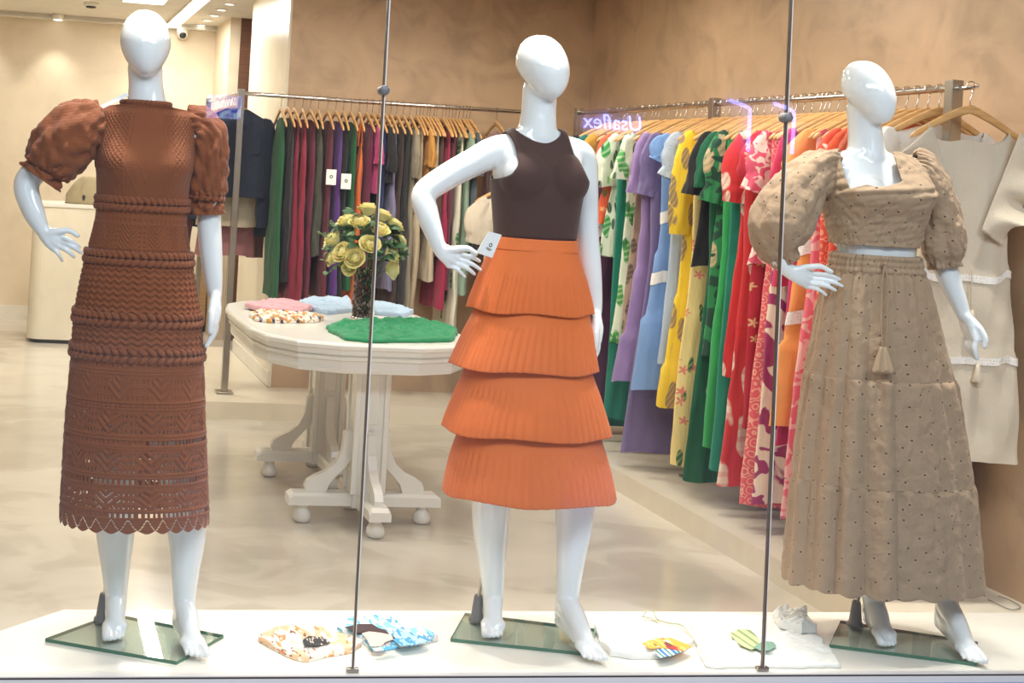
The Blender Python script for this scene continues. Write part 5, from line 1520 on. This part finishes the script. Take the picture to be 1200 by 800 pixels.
ROSE = rose_mesh(); LEAF, LEAF2 = leaf_mesh(), leaf_mesh(.034, .014, .006)
for me, mt in ((ROSE, M['rose']), (LEAF, M['leaf']), (LEAF2, M['leaf2'])):
    me.materials.append(mt); me.polygons.foreach_set('use_smooth', np.ones(len(me.polygons), bool))
ctr = onY(428, 290, VY); mouth = np.array([VX, VY, TZ + .225])
RPX = [(432, 241, 'topmost'), (449, 249, 'upper right, left of the tall one'), (446, 266, 'large centre'), (464, 261, 'upper right outer'), (405, 256, 'upper left outer'), (421, 257, 'upper left inner'), (387, 278, 'leftmost'),
       (399, 294, 'middle left'), (415, 301, 'lower middle'), (408, 313, 'lowest small'), (434, 284, 'exact centre'), (471, 280, 'half hidden right'), (463, 296, 'middle right'), (463, 315, 'lowest right'), (386, 302, 'lower left')]
for k, (x, y, w) in enumerate(RPX):
    p0 = onY(x, y, VY); dx, dz = p0[0] - ctr[0], p0[2] - ctr[2]; dep = math.sqrt(max(.0, .155 ** 2 - dx * dx - (dz * .9) ** 2)) * .95
    p = onY(x, y, VY - dep); nrm = p - (np.array([ctr[0], VY, ctr[2] - .10])); nrm /= np.linalg.norm(nrm)
    e = empty('rose', p, 'cream yellow rose, %s bloom in the mosaic vase' % w, 'flower', 'roses in the mosaic vase')
    o = bpy.data.objects.new('bloom', ROSE); COL.objects.link(o); o.parent = e; o.rotation_euler = Vector(nrm).to_track_quat('Z', 'Y').to_euler(); s_ = 1.02 if k not in (9, 11, 14) else .8; o.scale = (s_, s_, s_)
    MB().tube([np.zeros(3) - nrm * .01, (mouth - p) * .5 + nrm * .03, mouth - p + np.array([0, 0, -.09]) + (p - mouth) * np.array([.06, .06, 0])], .0022, 6, 4).build('stem', M['stem'], e, True, False)
gr = empty('greenery', (VX, VY, TZ + .2), 'dark green and eucalyptus leaves among the yellow roses', 'foliage')
for k in range(95):
    a = rnd.uniform(0, 6.28); el = rnd.uniform(-.55, 1.3); r_ = rnd.uniform(.10, .158); d = np.array([math.cos(a) * math.cos(el), math.sin(a) * math.cos(el), math.sin(el)])
    p = np.array([ctr[0], VY, ctr[2]]) + d * r_ * np.array([1, .95, .95]); euc = k % 7 == 0
    if euc: p = p + d * np.array([.05, .03, .02])
    o = bpy.data.objects.new('leaf', LEAF2 if euc else LEAF); COL.objects.link(o); o.parent = gr; o.location = p - np.array(gr.location)
    o.rotation_euler = (rnd.uniform(-.9, .9), rnd.uniform(-.7, .7), a - 1.57 + rnd.uniform(-.6, .6)); s_ = rnd.uniform(.85, 1.5); o.scale = (s_, s_, s_)
for k, (dx, dy) in enumerate(((-52, -8), (-50, 10), (-46, 40), (-40, -20))):    # trailing eucalyptus sprigs on the left
    p = onY(428 + dx, 282 + dy, VY - .03); b0 = onY(415, 300, VY - .02); g0 = np.array(gr.location)
    MB().tube([b0 - g0, (b0 + p) / 2 + np.array([0, 0, .012]) - g0, p - g0], .0014, 6, 4).build('sprig', M['leaf2'], gr, True, False)
    for i in range(4):
        q = b0 + (p - b0) * (.55 + .15 * i); o = bpy.data.objects.new('leaf', LEAF2); COL.objects.link(o); o.parent = gr; o.location = q - g0; o.rotation_euler = (rnd.uniform(.4, 1.4), rnd.uniform(-.5, .5), rnd.uniform(0, 6)); o.scale = (.8, .8, .8)


def folded(name, px, z0, h, mt, label, cat, group=None, seed=0, wr=.5, parent=None, world_poly=None, edge=6):
    """a flattened, wrinkled piece of cloth lying on a level surface; px = outline in the photograph"""
    Q = np.array([onZ(x, y, z0)[:2] for x, y in px])
    c = Q.mean(0); D = np.vstack([Q, Q[:1]]); edge = .006 * wr; t = np.concatenate([[0], np.cumsum(np.linalg.norm(np.diff(D, axis=0), axis=1))])
    n, m_ = 128, 40; s = np.linspace(0, t[-1], n, endpoint=False); B = np.stack([np.interp(s, t, D[:, i]) for i in (0, 1)], 1)
    for _ in range(1): B = (np.roll(B, 1, 0) + 2 * B + np.roll(B, -1, 0)) / 4
    B = B + edge * np.stack([noise3(np.column_stack([B, np.full(n, seed)]), 45), noise3(np.column_stack([B, np.full(n, seed + 9)]), 45)], 1)
    rs = []; rows = [(1.0, 0.0), (1.006, .35), (1.0, .7)] + [(r_, 1.0) for r_ in np.linspace(.985, .02, m_)]
    for r_, hh in rows:
        xy = c + (B - c) * r_; z = np.full(n, z0 + .001 + h * hh)
        if hh == 1.0:
            Pp = np.column_stack([xy, np.full(n, seed * 3.7)]); w_ = noise3(Pp * np.array([.5, 2.2, 1]), 46); z += h * wr * (noise3(Pp * np.array([1, 1.8, 1]), 34) * .45 + (1 - np.abs(w_)) * .6 - .32 + .3 * noise3(Pp * np.array([.6, 2.2, 1]), 120)) * min(1, (1.03 - r_) * 7)
        z = np.maximum(z, z0 + .001 + (0 if hh == 0 else .0015)); rs.append(np.column_stack([xy, z]))
    V = np.concatenate(rs); o = link(name, mesh_from(name, V, grid_faces(len(rs), n)[:, ::-1]), mt, parent)
    if parent is None: rebase(o, (float(c[0]), float(c[1]), z0)); tag(o, label, cat, group)
    return o


TG = 'clothes laid out on the white table'
M['print_multi'] = printed('multi_print_cotton', (236, 228, 214), [('blob', (206, 150, 70), 16, .52), ('leaf', (40, 50, 92), 14, .3, 20), ('flower', (216, 92, 62), 12, .22)], seed=31)
M['pale_blue'] = cloth('pale_blue_cotton', (186, 208, 230), .85, .05); M['pink_soft'] = cloth('soft_pink_jersey', (226, 172, 178), .85, .05); M['emerald'] = cloth('emerald_jersey', (24, 138, 84), .8, .1)
folded('folded_shirt', [(291, 371), (304, 366), (330, 366), (360, 369), (380, 375), (372, 378), (345, 379), (318, 379), (300, 377)], TZ, .018, M['print_multi'], 'multicoloured print shirt folded in front of the pink one on the table', 'shirt', TG, 1, .6)
folded('folded_shirt', [(286, 360), (300, 359), (322, 355), (341, 356), (366, 363), (352, 369), (330, 367), (305, 365)], TZ + .008, .022, M['pink_soft'], 'soft pink top folded at the left end of the table', 'top', TG, 2, .7)
folded('folded_shirt', [(350, 357), (362, 354), (386, 352), (410, 354), (412, 366), (384, 369), (366, 365)], TZ, .022, M['pale_blue'], 'pale blue shirt folded left of the vase', 'shirt', TG, 3, .7)
folded('folded_shirt', [(437, 357), (452, 358), (466, 362), (484, 368), (474, 372), (440, 369)], TZ, .020, M['pale_blue'], 'pale blue shirt folded right of the vase', 'shirt', TG, 4, .7)
folded('folded_dress', [(382, 386), (390, 383), (402, 381), (430, 379), (456, 377), (484, 378), (497, 377), (510, 383), (527, 385), (537, 390), (529, 401), (480, 402), (434, 402), (404, 399)], TZ, .017, M['emerald'], 'emerald green dress laid across the front of the table', 'dress', TG, 5, 1.5)

# ------------------------------------------------------------------ clothes lying in the window
M['tee_orange'] = printed('tee_orange_print', (248, 240, 226), [('blob', (244, 200, 156), 10, .50), ('blob', (150, 84, 50), 22, .66), ('blob', (240, 150, 90), 15, .62)], seed=41)
M['tee_blue'] = printed('tee_blue_print', (240, 244, 246), [('blob', (150, 208, 228), 8, .50), ('blob', (244, 224, 212), 9, .58), ('blob', (90, 170, 206), 26, .60)], seed=42)
M['tee_white'] = plain('tee_white_jersey', (246, 244, 238), .85, var=.01)
WG = 'folded clothes lying in the shop window'
t1 = folded('folded_shirt', [(302, 752), (322, 742), (345, 737), (380, 742), (425, 757), (412, 766), (385, 770), (358, 777), (345, 774), (322, 763)], PL, .018, M['tee_orange'], 'white T-shirt with orange and black print folded left of the glass joint', 'shirt', WG, 6, .35)


def flat_patch(name, px, z, mt, parent, th=.0008):
    P = [onZ(x, y, z)[:2] - wloc(parent)[:2] for x, y in px]; a = np.array(P)
    area = np.sum(a[:, 0] * np.roll(a[:, 1], -1) - np.roll(a[:, 0], -1) * a[:, 1]); P = P if area > 0 else P[::-1]
    zz_ = z - wloc(parent)[2]
    return MB().prism([tuple(p) for p in P], zz_, zz_ + th).build(name, mt, parent, False, False)


M['print_black'] = printed('black_lettering_block', (34, 32, 32), [('dash', (236, 220, 200), 60, .3, 90)], seed=43)
flat_patch('print_block', [(354, 750), (362, 745), (380, 747), (387, 753), (372, 757), (358, 756)], PL + .026, M['print_black'], t1)
t2 = folded('folded_shirt', [(394, 740), (408, 731), (432, 727), (462, 731), (488, 740), (514, 751), (492, 757), (462, 761), (438, 765), (428, 756)], PL, .020, M['tee_blue'], 'blue and white printed T-shirt folded right of the glass joint', 'shirt', WG, 7, .3)
M['print_hair'] = plain('print_dark_brown', (72, 44, 44), .8); M['print_skin'] = plain('print_pale_skin', (240, 208, 190), .8); M['print_sea'] = printed('print_sea', (70, 160, 206), [('blob', (186, 226, 240), 24, .50)], seed=44)
flat_patch('print_figure', [(424, 742), (440, 738), (456, 742), (464, 748), (452, 752), (446, 757), (434, 757), (430, 749)], PL + .0275, M['print_skin'], t2)
flat_patch('print_hair', [(404, 735), (420, 731), (436, 731), (444, 736), (452, 738), (456, 743), (446, 741), (430, 739), (420, 742)], PL + .0285, M['print_hair'], t2)
flat_patch('print_sea', [(458, 743), (468, 736), (488, 743), (506, 750), (488, 755), (470, 757), (462, 751)], PL + .0275, M['print_sea'], t2)
flat_patch('print_sea', [(436, 760), (458, 756), (466, 757), (462, 760), (440, 763)], PL + .027, M['print_sea'], t2)
t3 = folded('folded_shirt', [(696, 738), (716, 737), (745, 737), (772, 746), (796, 749), (812, 757), (792, 768), (770, 772), (742, 773), (714, 769), (702, 755)], PL, .020, M['tee_white'], 'white T-shirt with bright flower print beside the middle mannequin foot', 'shirt', WG, 8, .7)
M['tee_flower'] = printed('tee_flower_print', (236, 176, 60), [('blob', (206, 52, 52), 10, .55), ('flower', (250, 226, 120), 16, .3), ('dash', (70, 44, 30), 30, .22, 20)], seed=45)
M['tee_stripe'] = printed('tee_stripe_print', (240, 244, 246), [('stripe', (36, 130, 110), 22, .6, 55), ('stripe', (60, 130, 200), 11, .8, 55)], seed=46)
flat_patch('print_flowers', [(750, 755), (764, 748), (786, 747), (811, 757), (800, 763), (776, 759), (762, 760)], PL + .0285, M['tee_flower'], t3)
flat_patch('print_stripes', [(768, 762), (778, 759), (800, 763), (788, 768), (772, 771)], PL + .0275, M['tee_stripe'], t3)
M['tote'] = cloth('white_sheer_cotton', (248, 245, 236), .9, .02)
t4 = folded('folded_tote_bag', [(806, 724), (836, 722), (862, 724), (900, 727), (928, 724), (945, 740), (958, 748), (972, 763), (986, 783), (905, 783), (828, 783), (816, 760)], PL, .012, M['tote'], 'large white cloth with green leaf print spread beside the right glass joint', 'cloth', WG, 9, .8)
M['print_leaf'] = printed('print_leaf_green', (208, 218, 160), [('stripe', (150, 170, 110), 9, .75, 80)], seed=47); M['print_leaf2'] = plain('print_leaf_dark', (132, 168, 146), .8)
flat_patch('leaf_print', [(855, 742), (866, 737), (880, 738), (889, 748), (892, 758), (880, 761), (868, 756), (860, 748)], PL + .022, M['print_leaf'], t4)
flat_patch('leaf_print', [(883, 758), (894, 751), (906, 752), (910, 757), (902, 762), (890, 762)], PL + .023, M['print_leaf2'], t4)
tr_ = [onZ(753, 722, PL + .012), onZ(758, 716, PL + .03), onZ(766, 716, PL + .028), onZ(770, 725, PL + .012), onZ(785, 730, PL + .01), onZ(800, 733, PL + .01), onZ(815, 752, PL + .012), onZ(832, 776, PL + .013)]
o = MB().tube(tr_, .0035, 8, 5, squash=.5).tube([onZ(753, 722, PL + .012), onZ(762, 724, PL + .006), onZ(772, 728, PL + .006)], .0035, 8, 4, squash=.5).build('bag_strap', cloth('strap_olive_cord', (206, 200, 170), .85, .05), None, True); rebase(o, tuple(float(v) for v in onZ(770, 728, PL)))
tag(o, 'thin pale cord loop lying behind the flower print T-shirt', 'cord')
sc_ = folded('crumpled_scarf', [(905, 726), (925, 722), (940, 720), (946, 730), (956, 741), (940, 743), (915, 737)], PL + .014, .024, M['tote'], 'crumpled end of sheer white fabric with a dark buckle behind the leaf print', 'fabric', WG, 10, 1.2)
MB().box(2.456, 3.988, PL + .002, 2.49, 3.999, PL + .010, .001).build('buckle', M['dark_plastic'], sc_).data.transform(Matrix.Translation(Vector((0, 0, 0))))
wr_ = [onZ(1158, 702, PL + .004), onZ(1170, 708, PL + .004), onZ(1185, 714, PL + .004), onZ(1196, 711, PL + .004), onZ(1184, 703, PL + .004), onZ(1170, 698, PL + .004)]
o = MB().tube(wr_, .0018, 8, 5).build('cable', M['grey_plastic'], None, True); rebase(o, tuple(float(v) for v in onZ(1178, 706, PL))); tag(o, 'thin wire curled on the window floor at the right wall', 'cable')

# ------------------------------------------------------------------ rear room: counter, bag, cabinet
ct_ = empty('counter', (.65, 10.9, 0), 'white reception counter with rounded corner in the rear room', 'counter')
a = np.linspace(math.pi, 1.5 * math.pi, 8); cr = .10; x0, x1, y0, y1 = .035, 1.30, 10.55, 11.15
poly = [(x0 + cr + cr * math.cos(t), y0 + cr + cr * math.sin(t)) for t in a] + [(x1, y0), (x1, y1), (x0, y1)]
MB().prism(poly, .03, 1.045).build('front_panel', M['white_panel'], ct_)
MB().prism([(x + (.02 if x < .5 else -.02), y + (.02 if y < 10.8 else -.02)) for x, y in poly], 0, .03).build('plinth', M['dark_plastic'], ct_)
MB().prism([(x + (-.008 if x < .5 else .008), y + (-.008 if y < 10.8 else .008)) for x, y in poly], 1.045, 1.07).build('counter_top', M['trim_white'], ct_)
bg = empty('bag', (.46, 10.75, 1.07), 'olive khaki fabric bag standing on the white counter', 'bag')
M['khaki'] = cloth('khaki_canvas', (160, 144, 110), .85, .1); rg = []
for k in range(14):
    v = k / 13; n = 40; a = np.arange(n) * 2 * math.pi / n; w = .19 * (1 - .55 * v ** 2.2); dpt = .11 * (1 - .45 * v ** 2)
    P_ = np.stack([.46 + .02 * v + w * np.sign(np.cos(a)) * np.abs(np.cos(a)) ** .8, 10.75 + dpt * np.sin(a), np.full(n, 1.071 + .215 * v ** .85)], 1); P_ += (noise3(P_, 24) * .006 * min(1, v * 4))[:, None] * np.stack([np.cos(a), np.sin(a), 0 * a], 1)
    rg.append(P_)
MB().rings(rg).build('bag_body', M['khaki'], bg, True)
MB().tube([(.37, 10.65, 1.09), (.385, 10.655, 1.16), (.41, 10.67, 1.24), (.44, 10.70, 1.278)], .006, 8, 4).build('seam', M['khaki'], bg, True)
MB().ell((.41, 10.638, 1.125), (.012, .006, .022)).build('eyelet', M['dark_plastic'], bg, True)
oc = empty('cabinet', (1.46, 11.75, 0), 'low oak cabinet in the far right corner of the rear room', 'cabinet')
MB().box(1.40, 11.55, .06, 1.53, 11.97, .80, .004).build('carcass', M['oak'], oc)
MB().box(1.41, 11.57, 0, 1.52, 11.95, .06).build('plinth', M['dark_plastic'], oc)
